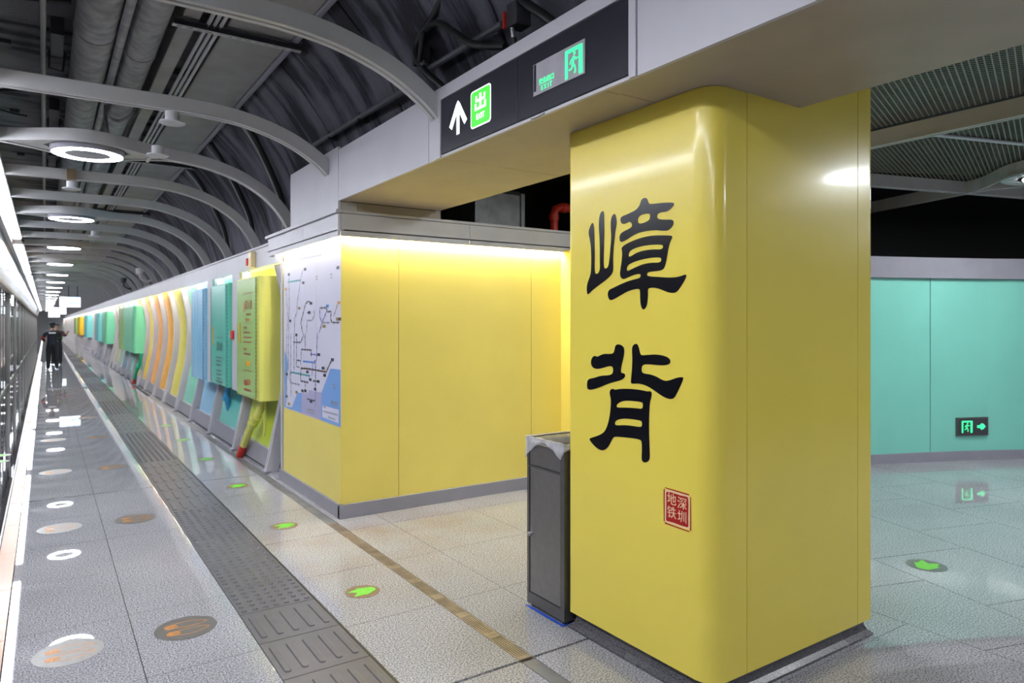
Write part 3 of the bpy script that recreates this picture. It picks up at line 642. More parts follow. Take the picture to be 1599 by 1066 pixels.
for k, (a, b) in enumerate((((-.078,-.074),(-.078,.074)),((-.072,.082),(.070,.078)),((.079,.07),(.079,-.078)),((.072,-.084),(-.074,-.080)))): fr.append(seg_poly(a, b, .0022, .003))
link('seal_border', flat_mesh('seal_border', fr, RED, face_negx(CX0-.0008, SY, SZ)), se)
for ch, dx, dz in (('地',-.031,.034),('深',.031,.028),('铁',-.031,-.026),('圳',.031,-.032)):
    link('seal_character', text_mesh('seal_character', ch, .058, CREAM, face_negx(CX0-.0022, SY-dx, SZ+dz)), se)
# ================================================================ LITTER BIN
TX0, TX1, TY0, TY1, TH = 2.345, 2.70, 2.965, 3.315, .985
tb = thing('litter_bin', 'brushed steel litter bin with a locked door standing behind the yellow column', 'bin', ((TX0+TX1)/2, (TY0+TY1)/2, 0))
fm = MB()
for y0, y1 in ((TY0,TY0+.035),(TY1-.022,TY1)):
    fm.box(TX0, TX0+.03, y0, y1, .02, TH); fm.box(TX1-.03, TX1, y0, y1, .02, TH)
fm.box(TX0, TX0+.03, TY0+.035, TY1-.022, .02, .085); fm.box(TX0, TX0+.03, TY0+.035, TY1-.022, .815, .825)
fm.box(TX0+.03, TX1-.03, TY0, TY0+.012, .02, TH-.02); fm.box(TX0+.03, TX1-.03, TY1-.012, TY1, .02, TH-.02); fm.box(TX1-.012, TX1, TY0+.03, TY1-.02, .02, TH-.02)
fm.build('bin_frame', STEELD, tb)
MB().box(TX0+.004, TX0+.016, TY0+.036, TY1-.023, .828, .955).build('upper_plate', STEEL, tb, bevel=.002)
dr = MB().box(TX0+.003, TX0+.018, TY0+.039, TY1-.026, .089, .812).build('bin_door', STEEL, tb, bevel=.003)
MB().lathe([(.009,0),(.009,-.012),(.014,-.014),(.014,-.024),(.006,-.030),(0,-.030)], (TX0+.003, TY1-.045, .43), 12, 'x').build('door_knob', GALV, dr, smooth=True)
rm = MB()
rm.box(TX0-.003, TX0+.012, TY0-.003, TY1+.003, TH-.004, TH+.004); rm.box(TX1-.012, TX1+.003, TY0-.003, TY1+.003, TH-.004, TH+.004)
rm.box(TX0+.012, TX1-.012, TY0-.003, TY0+.01, TH-.004, TH+.004); rm.box(TX0+.012, TX1-.012, TY1-.01, TY1+.003, TH-.004, TH+.004)
rm.build('bin_rim', STEEL, tb)
MB().box(TX0+.02, TX1-.014, TY0+.014, TY1-.014, .03, .86).build('bin_shade_fill', BLACK, tb)  # black block filling the bin, stands in for the shade inside it
ft = MB()
for x in (TX0+.03, TX1-.03):
    for y in (TY0+.03, TY1-.03): ft.lathe([(.016,0),(.016,.02)], (x,y,0), 10)
ft.build('bin_feet', DARKM, tb)
tp = MB().box(TX0-.012, TX0+.004, TY0, TY1, 0, .004).box(TX0+.004, TX1, TY0-.002, TY0+.012, 0, .004).build('blue_floor_tape', BLUET); tag(tp, 'strip of blue tape on the floor along the foot of the litter bin', 'tape')
# plastic bag: wavy film from inside the rim, over it and down the outside
bg = MB(); rows = []
NP = 44
def per(t, o):   # walk round the rim
    L = [(TX0-o, TY1+o), (TX0-o, TY0-o), (TX1+o, TY0-o), (TX1+o, TY1+o)]
    t = (t % 1)*4; i = int(t); f = t - i
    a, b = L[i], L[(i+1) % 4]; return (a[0]+(b[0]-a[0])*f, a[1]+(b[1]-a[1])*f)
rnd = random.Random(3)
hang = []
for k in range(NP):
    t = k/NP
    if t < .25:
        u = t/.25; h = .115*(1-u*1.9)**2 + .012 if u < .5 else .012 + .085*((u-.5)/.5)**1.4
    else: h = .05 + .03*math.sin(t*40)
    hang.append(h + rnd.uniform(-.004,.006))
for j, (o, zf) in enumerate(((-.022,-.06),(-.018,-.03),(-.006,.008),(.006,.008),(.010,None),(.014,None),(.010,None))):
    r = []
    for k in range(NP):
        wv = .006*math.sin(k*2.3+j)+rnd.uniform(-.003,.004)
        x, y = per(k/NP, o + (wv if j > 3 else wv*.4))
        z = TH + (zf if zf is not None else -hang[k]*((j-3)/3)) + rnd.uniform(-.003,.003)
        r.append((x, y, z))
    rows.append(r)
bg.add([p for r in rows for p in r], [(j*NP+k, j*NP+(k+1) % NP, (j+1)*NP+(k+1) % NP, (j+1)*NP+k) for j in range(6) for k in range(NP)])
bag = bg.build('bin_bag', BAGM, None, smooth=True); tag(bag, 'clear plastic bag hanging crumpled over the rim of the litter bin', 'bag')
for p in bag.data.polygons: p.use_smooth = True
# ================================================================ ILLUMINATED SIGN ON THE BEAM
SX = 2.028
sg = thing('exit_sign', 'long dark exit sign with white arrow on the beam over the passage', 'sign', (SX, 2.95, 2.69))
MB().box(SX, SX+.02, 2.955, 3.788, 2.694, 3.026).build('sign_panel', SIGNB, sg, bevel=.002)
MB().box(SX, SX+.02, 2.127, 2.951, 2.694, 3.026).build('sign_panel', SIGNB, sg, bevel=.002)
MB().box(SX+.004, SX+.02, 2.127, 3.788, 3.0275, 3.032).build('sign_clip', DARKM, sg)
# arrow
AY, AZ = 3.575, 2.866
ar = [[(0,.105),(-.022,.105-.02),(-.105,-.03),(-.075,-.052),(-.016,.03),(-.016,-.095),(.016,-.095),(.016,.03),(.075,-.052),(.105,-.03),(.022,.085)]]
link('arrow', curve_mesh('arrow', ar, SIGNW, face_negx(SX-.001, AY, AZ)), sg)['label'] = 'white lit arrow pointing up'
GY, GZ = 3.318, 2.868
g = link('green_plate', flat_mesh('green_plate', [rrect(-.108,.108,-.106,.106,.022)], SIGNW, face_negx(SX-.0008, GY, GZ)), sg)
g['label'] = 'green lit plate with white edge'
link('green_field', flat_mesh('green_field', [rrect(-.101,.101,-.099,.099,.018)], SIGNG, face_negx(SX-.0018, GY, GZ)), g)
def bars(L): return [[(a,c),(b,c),(b,d),(a,d)] for a, b, c, d in L]
CH = bars([(-.010,.010,-.016,.066),(-.052,-.036,.034,.058),(.036,.052,.034,.058),(-.052,.052,.022,.036),(-.060,-.042,-.010,.014),(.042,.060,-.010,.014),(-.060,.060,-.024,-.010)])
link('sign_character', flat_mesh('sign_character', CH, SIGNW, face_negx(SX-.003, GY, GZ+.012), .0006), g)
link('sign_lettering', text_mesh('sign_lettering', 'EXIT', .044, SIGNW, face_negx(SX-.003, GY, GZ-.052), bold=.0004), g)
EY0, EY1, EZ0, EZ1 = 2.408, 2.818, 2.783, 2.940
ep = link('emergency_panel', flat_mesh('emergency_panel', [[(-(EY1),EZ0),(-(EY0),EZ0),(-(EY0),EZ1),(-(EY1),EZ1)]], EXITP, face_negx(SX-.0015, 0, 0), .004), sg)
link('panel_edge', flat_mesh('panel_edge', [[(-EY1,EZ0),(-EY1+.012,EZ0),(-EY1+.012,EZ1),(-EY1,EZ1)], [(-EY1+.018,EZ0+.02),(-EY1+.036,EZ0+.02),(-EY1+.036,EZ1-.004),(-EY1+.018,EZ1-.004)]], SIGNB, face_negx(SX-.006, 0, 0)), ep)
def runner(h, w, m, M, name):   # running figure in a doorway, mirrored door frame open at the bottom
    P = [seg_poly((-w,-h),(-w,h),.010), seg_poly((w,-h),(w,h),.013), seg_poly((-w,h-.008),(w,h-.008),.009)]
    k = h/.075
    def q(x, y): return (x*k, y*k)
    P += [disc(*q(.008,.044), .0095*k, 12), seg_poly(q(.004,.030), q(-.006,-.008), .0085*k, .007*k), seg_poly(q(.004,.026), q(-.022,.012), .0045*k), seg_poly(q(-.022,.012), q(-.028,-.006), .004*k),
          seg_poly(q(.006,.026), q(.022,.010), .0045*k), seg_poly(q(.022,.010), q(.036,.016), .004*k), seg_poly(q(-.006,-.006), q(.012,-.024), .0065*k, .005*k), seg_poly(q(.012,-.024), q(.016,-.052), .005*k), seg_poly(q(.004,-.056), q(.018,-.056), .004*k),
          seg_poly(q(-.006,-.006), q(-.014,-.030), .006*k, .005*k), seg_poly(q(-.014,-.030), q(-.036,-.034), .0045*k)]
    return flat_mesh(name, P, m, M)
link('running_figure', runner(.066, .052, EXITG, face_negx(SX-.007, 2.487, 2.857), 'running_figure'), ep)
link('panel_lettering', text_mesh('panel_lettering', '安全出口', .031, EXITG, face_negx(SX-.007, 2.695, 2.838), bold=.0006), ep)
link('panel_lettering', text_mesh('panel_lettering', 'E X I T', .031, EXITG, face_negx(SX-.007, 2.695, 2.806), bold=.0006), ep)
MB().tube([(2.03,2.72,2.682),(2.02,2.76,2.672),(2.02,2.80,2.671),(2.03,2.84,2.682)], .002, 6).build('pull_wire', RUBBER, sg)
# ================================================================ METRO MAP POSTER
MP = {'sea': [[(5.905, 1.257), (5.66, 1.26), (5.66, 0.773), (6.155, 0.776), (6.143, 1.026)], [(6.9, 0.937), (6.826, 0.969), (6.725, 0.973), (6.725, 0.781), (7.051, 0.782), (7.051, 0.8)], [(7.315, 1.371), (7.225, 1.299), (7.177, 1.237), (7.231, 1.029), (7.263, 0.788), (7.322, 0.776)], [(7.322, 0.78), (7.263, 0.791), (7.042, 0.802), (7.042, 0.779)]], 'land': [[(6.49, 1.021), (6.143, 1.026), (6.155, 0.776), (6.725, 0.781), (6.725, 0.973), (6.53, 0.984)]], 'box': [[(6.118, 0.914), (5.697, 0.917), (5.703, 0.802), (6.118, 0.809)]], 'lines': [('t', [(7.193, 2.076), (6.754, 2.074)]), ('g', [(6.683, 2.173), (6.739, 2.107), (6.826, 1.934), (6.87, 1.864), (6.87, 1.766), (6.96, 1.704), (6.96, 1.56)]), ('g', [(7.145, 2.148), (7.136, 1.852), (7.161, 1.557)]), ('g', [(7.257, 2.005), (7.225, 1.892), (7.177, 1.705), (7.225, 1.566)]), ('d', [(6.436, 1.84), (6.517, 1.862), (6.599, 1.84), (6.754, 1.659), (6.697, 1.563)]), ('g', [(6.476, 1.752), (6.571, 1.753)]), ('g', [(6.358, 1.775), (6.332, 1.733), (6.41, 1.679), (6.558, 1.68), (6.571, 1.564)]), ('d', [(6.18, 1.793), (6.01, 1.79), (5.986, 1.753), (5.882, 1.756), (5.905, 1.689), (5.859, 1.659), (5.681, 1.659)]), ('p', [(6.192, 1.793), (6.192, 1.715), (6.131, 1.658), (6.01, 1.754)]), ('g', [(6.131, 1.658), (5.916, 1.658)]), ('p', [(6.131, 1.658), (6.205, 1.568)]), ('g', [(5.714, 1.826), (5.825, 1.712)]), ('g', [(7.225, 1.551), (7.225, 1.132), (7.225, 0.843)]), ('g', [(7.082, 1.552), (7.082, 1.186), (7.145, 1.091), (7.067, 1.05), (6.783, 1.048)]), ('g', [(6.885, 1.528), (6.9, 1.223), (6.783, 1.22)]), ('d', [(7.005, 1.463), (6.754, 1.466), (6.683, 1.522)]), ('g', [(6.613, 1.558), (6.613, 1.402)]), ('d', [(6.739, 1.398), (6.423, 1.401), (6.436, 1.34)]), ('g', [(6.739, 1.398), (6.754, 1.248)]), ('p', [(6.463, 1.36), (6.217, 1.365)]), ('d', [(6.885, 1.286), (6.754, 1.288)]), ('b', [(6.683, 1.285), (6.306, 1.289)]), ('k', [(6.754, 1.213), (6.517, 1.221), (6.01, 1.221), (5.87, 1.339)]), ('t', [(7.098, 1.156), (6.463, 1.157)]), ('d', [(6.754, 1.204), (6.754, 1.09), (6.517, 1.091)]), ('d', [(6.384, 1.115), (6.217, 1.123)]), ('p', [(6.306, 1.287), (6.311, 1.045)]), ('p', [(6.255, 1.562), (6.28, 1.313), (6.397, 1.283), (6.41, 1.164)]), ('d', [(6.558, 0.932), (6.319, 0.935)]), ('g', [(6.311, 1.02), (6.306, 0.88)]), ('g', [(6.613, 1.1), (6.613, 1.013)]), ('g', [(7.082, 1.186), (7.082, 0.912)]), ('g', [(6.975, 1.554), (6.975, 1.174)]), ('g', [(6.683, 1.557), (6.621, 1.506), (6.621, 1.445)]), ('g', [(7.161, 1.551), (7.161, 1.154)])], 'tags': [('y', (6.07, 1.626)), ('y', (6.797, 1.8)), ('y', (5.725, 1.688)), ('y', (6.885, 0.969)), ('y', (7.145, 0.828)), ('n', (7.145, 2.152)), ('n', (5.714, 2.126)), ('n', (6.436, 1.84)), ('n', (7.098, 1.677)), ('n', (6.613, 2.171)), ('n', (6.668, 2.044)), ('n', (5.671, 1.688)), ('n', (6.49, 1.754)), ('n', (6.891, 1.537)), ('n', (6.21, 1.367)), ('n', (5.852, 1.336)), ('n', (6.094, 1.25)), ('n', (6.053, 1.188)), ('n', (6.225, 1.121)), ('n', (6.316, 1.043)), ('n', (6.604, 1.005)), ('n', (6.697, 0.998)), ('n', (7.218, 1.128)), ('n', (7.225, 0.899)), ('n', (6.458, 1.123)), ('n', (6.436, 0.919)), ('n', (6.544, 1.19)), ('u', (5.982, 1.805)), ('o', (7.257, 2.008)), ('o', (5.692, 1.827))], 'text': [((6.826, 2.283), (6.131, 2.27)), ((5.848, 1.121), (5.769, 1.12)), ((5.836, 1.094), (5.769, 1.094)), ((5.893, 0.972), (5.714, 0.973)), ((5.893, 0.952), (5.714, 0.954)), ((6.544, 0.834), (6.332, 0.842)), ((6.558, 0.811), (6.319, 0.816)), ((6.094, 0.905), (6.01, 0.905)), ((6.094, 0.864), (5.714, 0.87)), ((5.963, 0.826), (5.78, 0.824)), ((6.9, 0.865), (6.826, 0.865)), ((6.293, 2.082), (6.242, 2.079)), ((6.293, 2.057), (6.242, 2.054)), ((5.905, 2.079), (5.852, 2.079)), ((5.893, 2.051), (5.859, 2.051))]}
mx = X0 - .004
mp = thing('network_map', 'tall pale network map poster on the narrow face of the yellow wall', 'map', (mx, 6.48, .77))
link('map_sheet', flat_mesh('map_sheet', [[(-7.325,.772),(-5.655,.772),(-5.655,2.375),(-7.325,2.375)]], MAPW, face_negx(mx+.003, 0, 0), .003), mp)
MB().box(mx-.0012, mx, 6.305, 6.312, .78, 2.37).build('sheet_joint', WHITEP, mp)
fl2 = lambda P: [(-y, z) for y, z in P]
link('sea', flat_mesh('sea', [fl2(P) for P in MP['sea']], BLUEE, face_negx(mx-.0004, 0, 0)), mp)
link('far_land', flat_mesh('far_land', [fl2(P) for P in MP['land']], MAPL, face_negx(mx-.0005, 0, 0)), mp)
link('legend_box', flat_mesh('legend_box', [fl2(P) for P in MP['box']], MAPW, face_negx(mx-.0014, 0, 0)), mp)
for kk in 'tgdpbk':
    P = []
    for k, L in MP['lines']:
        if k != kk: continue
        L = fl2(L)
        wd = .005 if k in 'g' else (.007 if k in 'tbk' else .0055)
        for a, b in zip(L, L[1:]):
            P.append(seg_poly(a, b, wd))
            n = max(1, int(math.hypot(a[0]-b[0], a[1]-b[1])/.075))
            for i in range(n): P.append(disc(a[0]+(b[0]-a[0])*(i+.5)/n, a[1]+(b[1]-a[1])*(i+.5)/n, .014, 6))
    link('map_line', flat_mesh('map_line', P, LCOL[kk], face_negx(mx-.0022, 0, 0), .0004), mp)
for kk in 'ynuo':
    P = [[(-y-.035,z-.013),(-y+.035,z-.013),(-y+.035,z+.013),(-y-.035,z+.013)] for k, (y, z) in MP['tags'] if k == kk]
    link('map_tag', flat_mesh('map_tag', P, LCOL[kk], face_negx(mx-.0034, 0, 0), .0004), mp)
P = []
for a, b in MP['text']:
    a, b = (-a[0], a[1]), (-b[0], b[1]); n = max(2, int(math.hypot(a[0]-b[0], a[1]-b[1])/.03))
    for i in range(n):
        c = (a[0]+(b[0]-a[0])*(i+.1)/n, a[1]+(b[1]-a[1])*(i+.1)/n); d = (a[0]+(b[0]-a[0])*(i+.75)/n, a[1]+(b[1]-a[1])*(i+.75)/n)
        P.append(seg_poly(c, d, .008))
link('map_caption', flat_mesh('map_caption', P, LCOL['g'], face_negx(mx-.003, 0, 0), .0004), mp)
# ================================================================ TACTILE PAVING
tq = thing('tactile_strip', 'long grey tactile guiding strip running down the platform floor', 'tactile paving', (1.124, 2.4, 0))
TB, TS = .4285, .424
def tbar():
    mb = MB(); mb.box(-.211,.211,-.212,.212,-.017,.001)
    for k in range(5):
        x = -.168 + .084*k
        P = rrect(x-.0175, x+.0175, -.155, .155, .0174, 3); Q = rrect(x-.0125, x+.0125, -.150, .150, .0124, 3); n = len(P)
        mb.add([(a,b,.001) for a,b in P] + [(a,b,.0065) for a,b in Q], [(i,(i+1) % n,n+(i+1) % n,n+i) for i in range(n)] + [tuple(range(n,2*n))])
    return mb.mesh('tactile_tile', TACT)
def tdot():
    mb = MB(); mb.box(-.211,.211,-.212,.212,-.017,.001)
    for i in range(7):
        for j in range(6):
            x, y = -.18+.06*i, -.175+.07*j; n = 8
            P = disc(x, y, .017, n); Q = disc(x, y, .0115, n)
            mb.add([(a,b,.001) for a,b in P] + [(a,b,.0088) for a,b in Q], [(k,(k+1) % n,n+(k+1) % n,n+k) for k in range(n)] + [tuple(range(n,2*n))])
    return mb.mesh('tactile_tile', TACT)
TBM, TDM = tbar(), tdot()
k = -4
while True:
    y0 = 3.242 + TB*k
    if y0 > 46: break
    if y0 < 4.05: me = TBM
    else: me = TDM if int((y0 - 4.05 + .01)/(TB*6)) % 2 == 0 else TBM
    o = link('tactile_tile', me, tq); o.location = (1.124 , y0 + TB/2, 0)
    k += 1
MB().box(.914, 1.334, y0, YEND, -.017, .002).build('far_strip', TACT, tq)
for q in range(2):
    o = link('tactile_tile', TDM, tq); o.location = (.69 - q*.43, 20.9, 0.0005)
MB().box(1.3375, 1.350, -3, 40, -.016, .0006).build('edge_seal', RUBBER, tq)
# ================================================================ FLOOR DRAIN
dn = thing('floor_drain', 'narrow rusty slotted drain running past the foot of the yellow wall', 'drain', (1.965, 4.1, 0))
def drain_mesh():
    mb = MB(); L = .308; x0, x1 = -.037, .037
    mb.box(x0, x1, 0, .03, -.012, .0); mb.box(x0, x1, L-.03, L, -.012, .0)
    for i in range(6):
        x = x0 + .0148*i - (0 if i else 0)
        mb.box(x0+i*.0134, x0+i*.0134+.0088, .03, L-.03, -.012, -.0005)
    return mb.mesh('drain_cover', DRAINM)
DM = drain_mesh()
for k in range(9):
    o = link('drain_cover', DM, dn); o.location = (1.965, 2.79 + k*.31, .0)
DPM = MB().box(-.037,.037,.002,.60,-.012,-.0005).mesh('cover_plate', mat('cover_plate_grey', (.22,.22,.225), .35, metal=.3, noise=.2))
for k in range(20):
    o = link('cover_plate', DPM, dn); o.location = (1.965, 5.58 + k*.605, 0)
for k in range(4):
    o = link('cover_plate', DPM, dn); o.location = (1.965, 2.165 - k*.605, 0)
# ================================================================ FLOOR STICKERS
def foot_sticker(base, lab, x, y, R=.155):
    t = thing('footprint_sticker', lab, 'sticker', (x, y, 0), 'round footprint stickers on the platform floor')
    link('sticker_disc', flat_mesh('sticker_disc', [disc(0,0,R,36)], base, Matrix.Translation((x,y,.0006)), .0008), t)
    def ol(cy, s):
        pts = []
        for k in range(41):
            a = 2*math.pi*k/40; u = -math.cos(a)*.100 + .01; wv = .030 - .006*math.cos(2*a)
            pts.append((u, cy + s*(wv*math.sin(a) + .009*math.sin((u+.1)*16))))
        return pts
    P = []
    for cy, s in ((.042,1),(-.042,-1)):
        L = ol(cy, s)
        for a, b in zip(L, L[1:]): P.append(seg_poly(a, b, .0022))
        for i in range(9):
            for j in range(-3, 4):
                u, v = -.096+.0085*i, cy + s*.009*math.sin((-.096+.0085*i+.1)*16) + .009*j + .004*(i % 2)
                if ((u+.07)/.036)**2 + ((v-cy-s*.004)/.030)**2 < 1: P.append(disc(u, v, .0036, 6))
    link('footprints', flat_mesh('footprints', P, ORANGE, Matrix.Translation((x,y,.0016)), .0003), t)
    return t
for k in range(5):
    foot_sticker(STKD, ('dark round footprint sticker, %s in its row counted from the camera' % ORD[k]), .633, 4.10 + 2.53*k)
for k in range(4):
    foot_sticker(STKL, ('round footprint sticker paled by painted glare near the platform edge, %s counted from the camera' % ORD[k]), .097, 4.12 + 2.545*k)
def arrow_sticker(x, y, lab, rot=0, R=.105, base=None):
    t = thing('arrow_sticker', lab, 'sticker', (x, y, 0), 'green arrow stickers on the floor')
    M = Matrix.Translation((x,y,.0006)) @ Matrix.Rotation(rot, 4, 'Z')
    link('sticker_disc', flat_mesh('sticker_disc', [disc(0,0,R,30)], base or STKR, M, .0008), t)
    k = R/.105
    P = [(-.082,.045),(-.035,.0),(-.082,-.045),(-.01,-.052),(-.01,-.068),(.075,-.03),(.085,.0),(.075,.03),(-.01,.068),(-.01,.052)]
    link('arrow', curve_mesh('arrow', [[(a*k,b*k) for a,b in P]], STKG, Matrix.Translation((0,0,.0014)) @ M, .0002), t)
for k in range(6):
    arrow_sticker(1.62, 4.045 + 1.672*k, 'round green arrow sticker beside the tactile strip, %s counted from the camera' % ORD[k], math.radians(8), base=STKR if k < 3 else STKD)
arrow_sticker(4.985, 2.33, 'round green arrow sticker on the hall floor right of the yellow column', math.radians(190), R=.125, base=STKD)
for k, (x, y) in enumerate(((-.455,10.75),(-.455,10.28))):
    arrow_sticker(x, y, 'small green arrow sticker on the black sill by the screen doors, %s one' % ('farther','nearer')[k], math.radians(90), R=.10, base=STKD)
# ================================================================ ARCH RIBS AND RING LIGHTS
AP = [(-.36,3.275),(-.1,3.277),(.35,3.28),(.75,3.282),(1.0,3.28),(1.2,3.267),(1.38,3.24),(1.55,3.195),(1.7,3.14),(1.85,3.06),(1.98,2.965),(2.09,2.85),(2.17,2.73),(2.23,2.6),(2.255,2.5)]
def fine(P, n=3):
    Q = []
    for i in range(len(P)-1):
        p0 = P[max(i-1,0)]; p1 = P[i]; p2 = P[i+1]; p3 = P[min(i+2,len(P)-1)]
        for k in range(n):
            t = k/n
            Q.append(tuple(.5*((2*p1[j])+(-p0[j]+p2[j])*t+(2*p0[j]-5*p1[j]+4*p2[j]-p3[j])*t*t+(-p0[j]+3*p1[j]-3*p2[j]+p3[j])*t**3) for j in (0,1)))
    return Q + [P[-1]]
# section: inverted channel with two slim lips below
ASEC = [(-.045,0),(-.045,-.0),(-.045,.008),(-.033,.012),(-.033,.11),(.033,.11),(.033,.012),(.045,.008),(.045,0),(.012,0),(.012,.014),(-.012,.014),(-.012,0)]
ASEC = [ASEC[i] for i in (0,2,3,4,5,6,7,8,9,10,11,12)]
HSEC = [(-.022,0),(-.022,.11),(.014,.11),(.014,.012),(.022,.008),(.022,0)]
FP = fine(AP)
def plain_arch(cut=None):
    P = [p for p in FP if cut is None or p[0] <= cut]
    return MB().sweep_xz(P, ASEC).mesh('arch_rib', ARCH, True)
RX = .335
def ring_arch():
    P = []
    x = -.5
    base = [p for p in FP]
    # resample finely across the eye
    P = [(-.36+.025*i, 3.28) for i in range(55)] + [p for p in FP if p[0] > 1.01]
    mb = MB()
    for s in (1, -1):
        yo = []
        for px, pz in P:
            e = abs(px - RX); o = .022
            if e < .78: o = .022 + .345*(math.cos(math.pi*e/.78)*.5+.5)
            yo.append(s*o)
        sec = HSEC if s < 0 else [(-a, b) for a, b in HSEC][::-1]
        mb.sweep_xz(P, sec, yo)
    return mb
AM, AMC = plain_arch(), plain_arch(2.03)
RAM = ring_arch().mesh('arch_rib', ARCH, True)
EYE = MB()
vs = []; n = 40
for k in range(n):
    x = RX - .60 + 1.2*k/(n-1); e = abs(x-RX); o = .345*(math.cos(math.pi*min(e,.78)/.78)*.5+.5) + .005
    inner = math.sqrt(max(0, .325**2 - e*e))
    vs += [(x, o, 3.292), (x, inner if e < .325 else 0.0005, 3.292), (x, -(inner if e < .325 else 0.0005), 3.292), (x, -o, 3.292)]
EYE.add(vs, [(4*k+a, 4*k+4+a, 4*k+5+a, 4*k+1+a) for k in range(n-1) for a in (0, 2)])
EYEM = EYE.mesh('eye_plate', ARCH)
RDRUM = MB().lathe([(.10,3.34),(.295,3.34),(.305,3.325),(.305,3.25),(.295,3.243),(.292,3.243)], (0,0,0), 40).lathe([(0,3.25),(.185,3.25),(.188,3.243),(.188,3.262),(0,3.262)], (0,0,0), 40).mesh('lamp_body', LAVM, True)
RDIF = MB().lathe([(.188,3.262),(.189,3.2415),(.291,3.2415),(.292,3.262)], (0,0,0), 40).mesh('ring_diffuser', RINGM, True)
RSTEM = MB().box(-.02,.02,.295,.375,3.30,3.325).box(-.02,.02,-.375,-.295,3.30,3.325).mesh('lamp_lug', ARCH)
AY = [3.86, 5.87] + [7.66 + 1.632*k for k in range(62)]
for i, y in enumerate(AY):
    ring = (i % 3 == 2)
    if i < 16:
        lab = 'curved grey arch rib %s, %s overhead counted from the exit sign' % ('holding a ring light' if ring else 'without a lamp', ORD[i]); gr = 'arch ribs of the tunnel'
    else:
        lab = 'curved grey arch rib far down the tunnel' + (', opening round a ring light' if ring else ', plain'); gr = 'far ' + ('ring' if ring else 'plain') + ' arch ribs'
    me = RAM if ring else (AMC if i < 2 else AM)
    if ring:
        t = thing('arch_rib', lab, 'arch', (0, y, 3.28), gr)
        o = link('split_rib', me, t); o.location = (0, y, 0); o.matrix_parent_inverse = Matrix.Translation((0,-y,-3.28))
        o = link('eye_plate', EYEM, t); o.location = (0, y, 0); o.matrix_parent_inverse = Matrix.Translation((0,-y,-3.28))
        q = (i-2)//3
        rl = thing('ring_light', ('round ceiling lamp with a bright white ring, %s counted down the platform' % ORD[q]) if q < 8 else 'small bright ring lamp far down the tunnel', 'ceiling lamp', (RX, y, 3.25), 'ring lights over the platform' if q < 8 else 'far ring lights')
        for nm, m_ in (('lamp_body', RDRUM), ('ring_diffuser', RDIF), ('lamp_lug', RSTEM)):
            o = link(nm, m_, rl); o.location = (RX, y, 0); o.matrix_parent_inverse = Matrix.Translation((-RX,-y,-3.25))
    else:
        o = link('arch_rib', me); o.location = (0, y, 0); tag(o, lab, 'arch', gr)
for y in (2.75, -2.2):   # the row of lamps goes on over and behind the camera
    rl = thing('ring_light', 'round ceiling lamp with a bright white ring above the camera end of the platform', 'ceiling lamp', (RX, y, 3.25), 'ring lights behind the camera')
    for nm, m_ in (('lamp_body', RDRUM), ('ring_diffuser', RDIF), ('lamp_lug', RSTEM)):
        o = link(nm, m_, rl); o.location = (RX, y, 0); o.matrix_parent_inverse = Matrix.Translation((-RX,-y,-3.25))
# ---- long light strip over the screen doors
for k in range(-1, 9):
    y0 = 6.3 + 11.1*k; y1 = y0 + 9.85
    if k < 0: continue
    if k == 0: y0 = -4
    if k < 0: lab = 'long white light strip above the track side behind the camera'; gr = 'light strips behind the camera'
    elif k < 4: lab = 'long white light strip above the screen doors, %s counted from the camera' % ORD[k]; gr = 'light strips over the screen doors'
    else: lab = 'distant white light strip above the screen doors'; gr = 'far light strips'
    ls = thing('light_strip', lab, 'strip light', (-.445, y0, 3.26), gr)
    MB().box(-.497, -.393, y0, y1, 3.255, 3.27).build('strip_diffuser', LEDM, ls)
    MB().box(-.53, -.365, y0-.02, y1+.02, 3.272, 3.32).box(-.53, -.522, y0-.02, y1+1.2, 3.19, 3.272).build('strip_housing', LAV, ls)
    MB().box(-.51, -.38, y1+.04, y1+1.20, 3.26, 3.27).build('strip_gap_cover', WHITEP, ls)
# ---- hall ring light in view, others along the hall, an added passage brightener
for i, (x, y, lab) in enumerate(((RCX, RCY, 'ring light in the hall ceiling over the green wall, seen at the picture edge'), (6.62, .22, 'ring light of the hall ceiling in front of the yellow column'), (3.95, 3.75, 'added unseen ring light brightening the passage between column and yellow wall'), (5.2, -2.2, 'ring light of the hall ceiling nearest the camera side'), (10.6, -1.2, 'ring light of the hall ceiling farthest along the hall'))):
    rl = thing('hall_ring_light', lab, 'ceiling lamp', (x, y, 3.1), 'ring lights of the hall')
    MB().lathe([(.10,3.20),(.29,3.20),(.30,3.19),(.30,3.10),(.292,3.095)], (x,y,0), 36).lathe([(0,3.10),(.18,3.10),(.188,3.094),(.188,3.11),(0,3.11)], (x,y,0), 36).build('lamp_body', LAVM, rl, smooth=True)
    MB().lathe([(.188,3.11),(.189,3.092),(.291,3.092),(.292,3.11)], (x,y,0), 36).build('ring_diffuser', PASSM if 'passage' in lab else HALLM, rl, smooth=True)
    MB().lathe([(.02,3.2),(.02,3.75)], (x,y,0), 8).build('lamp_stem', ARCH, rl)
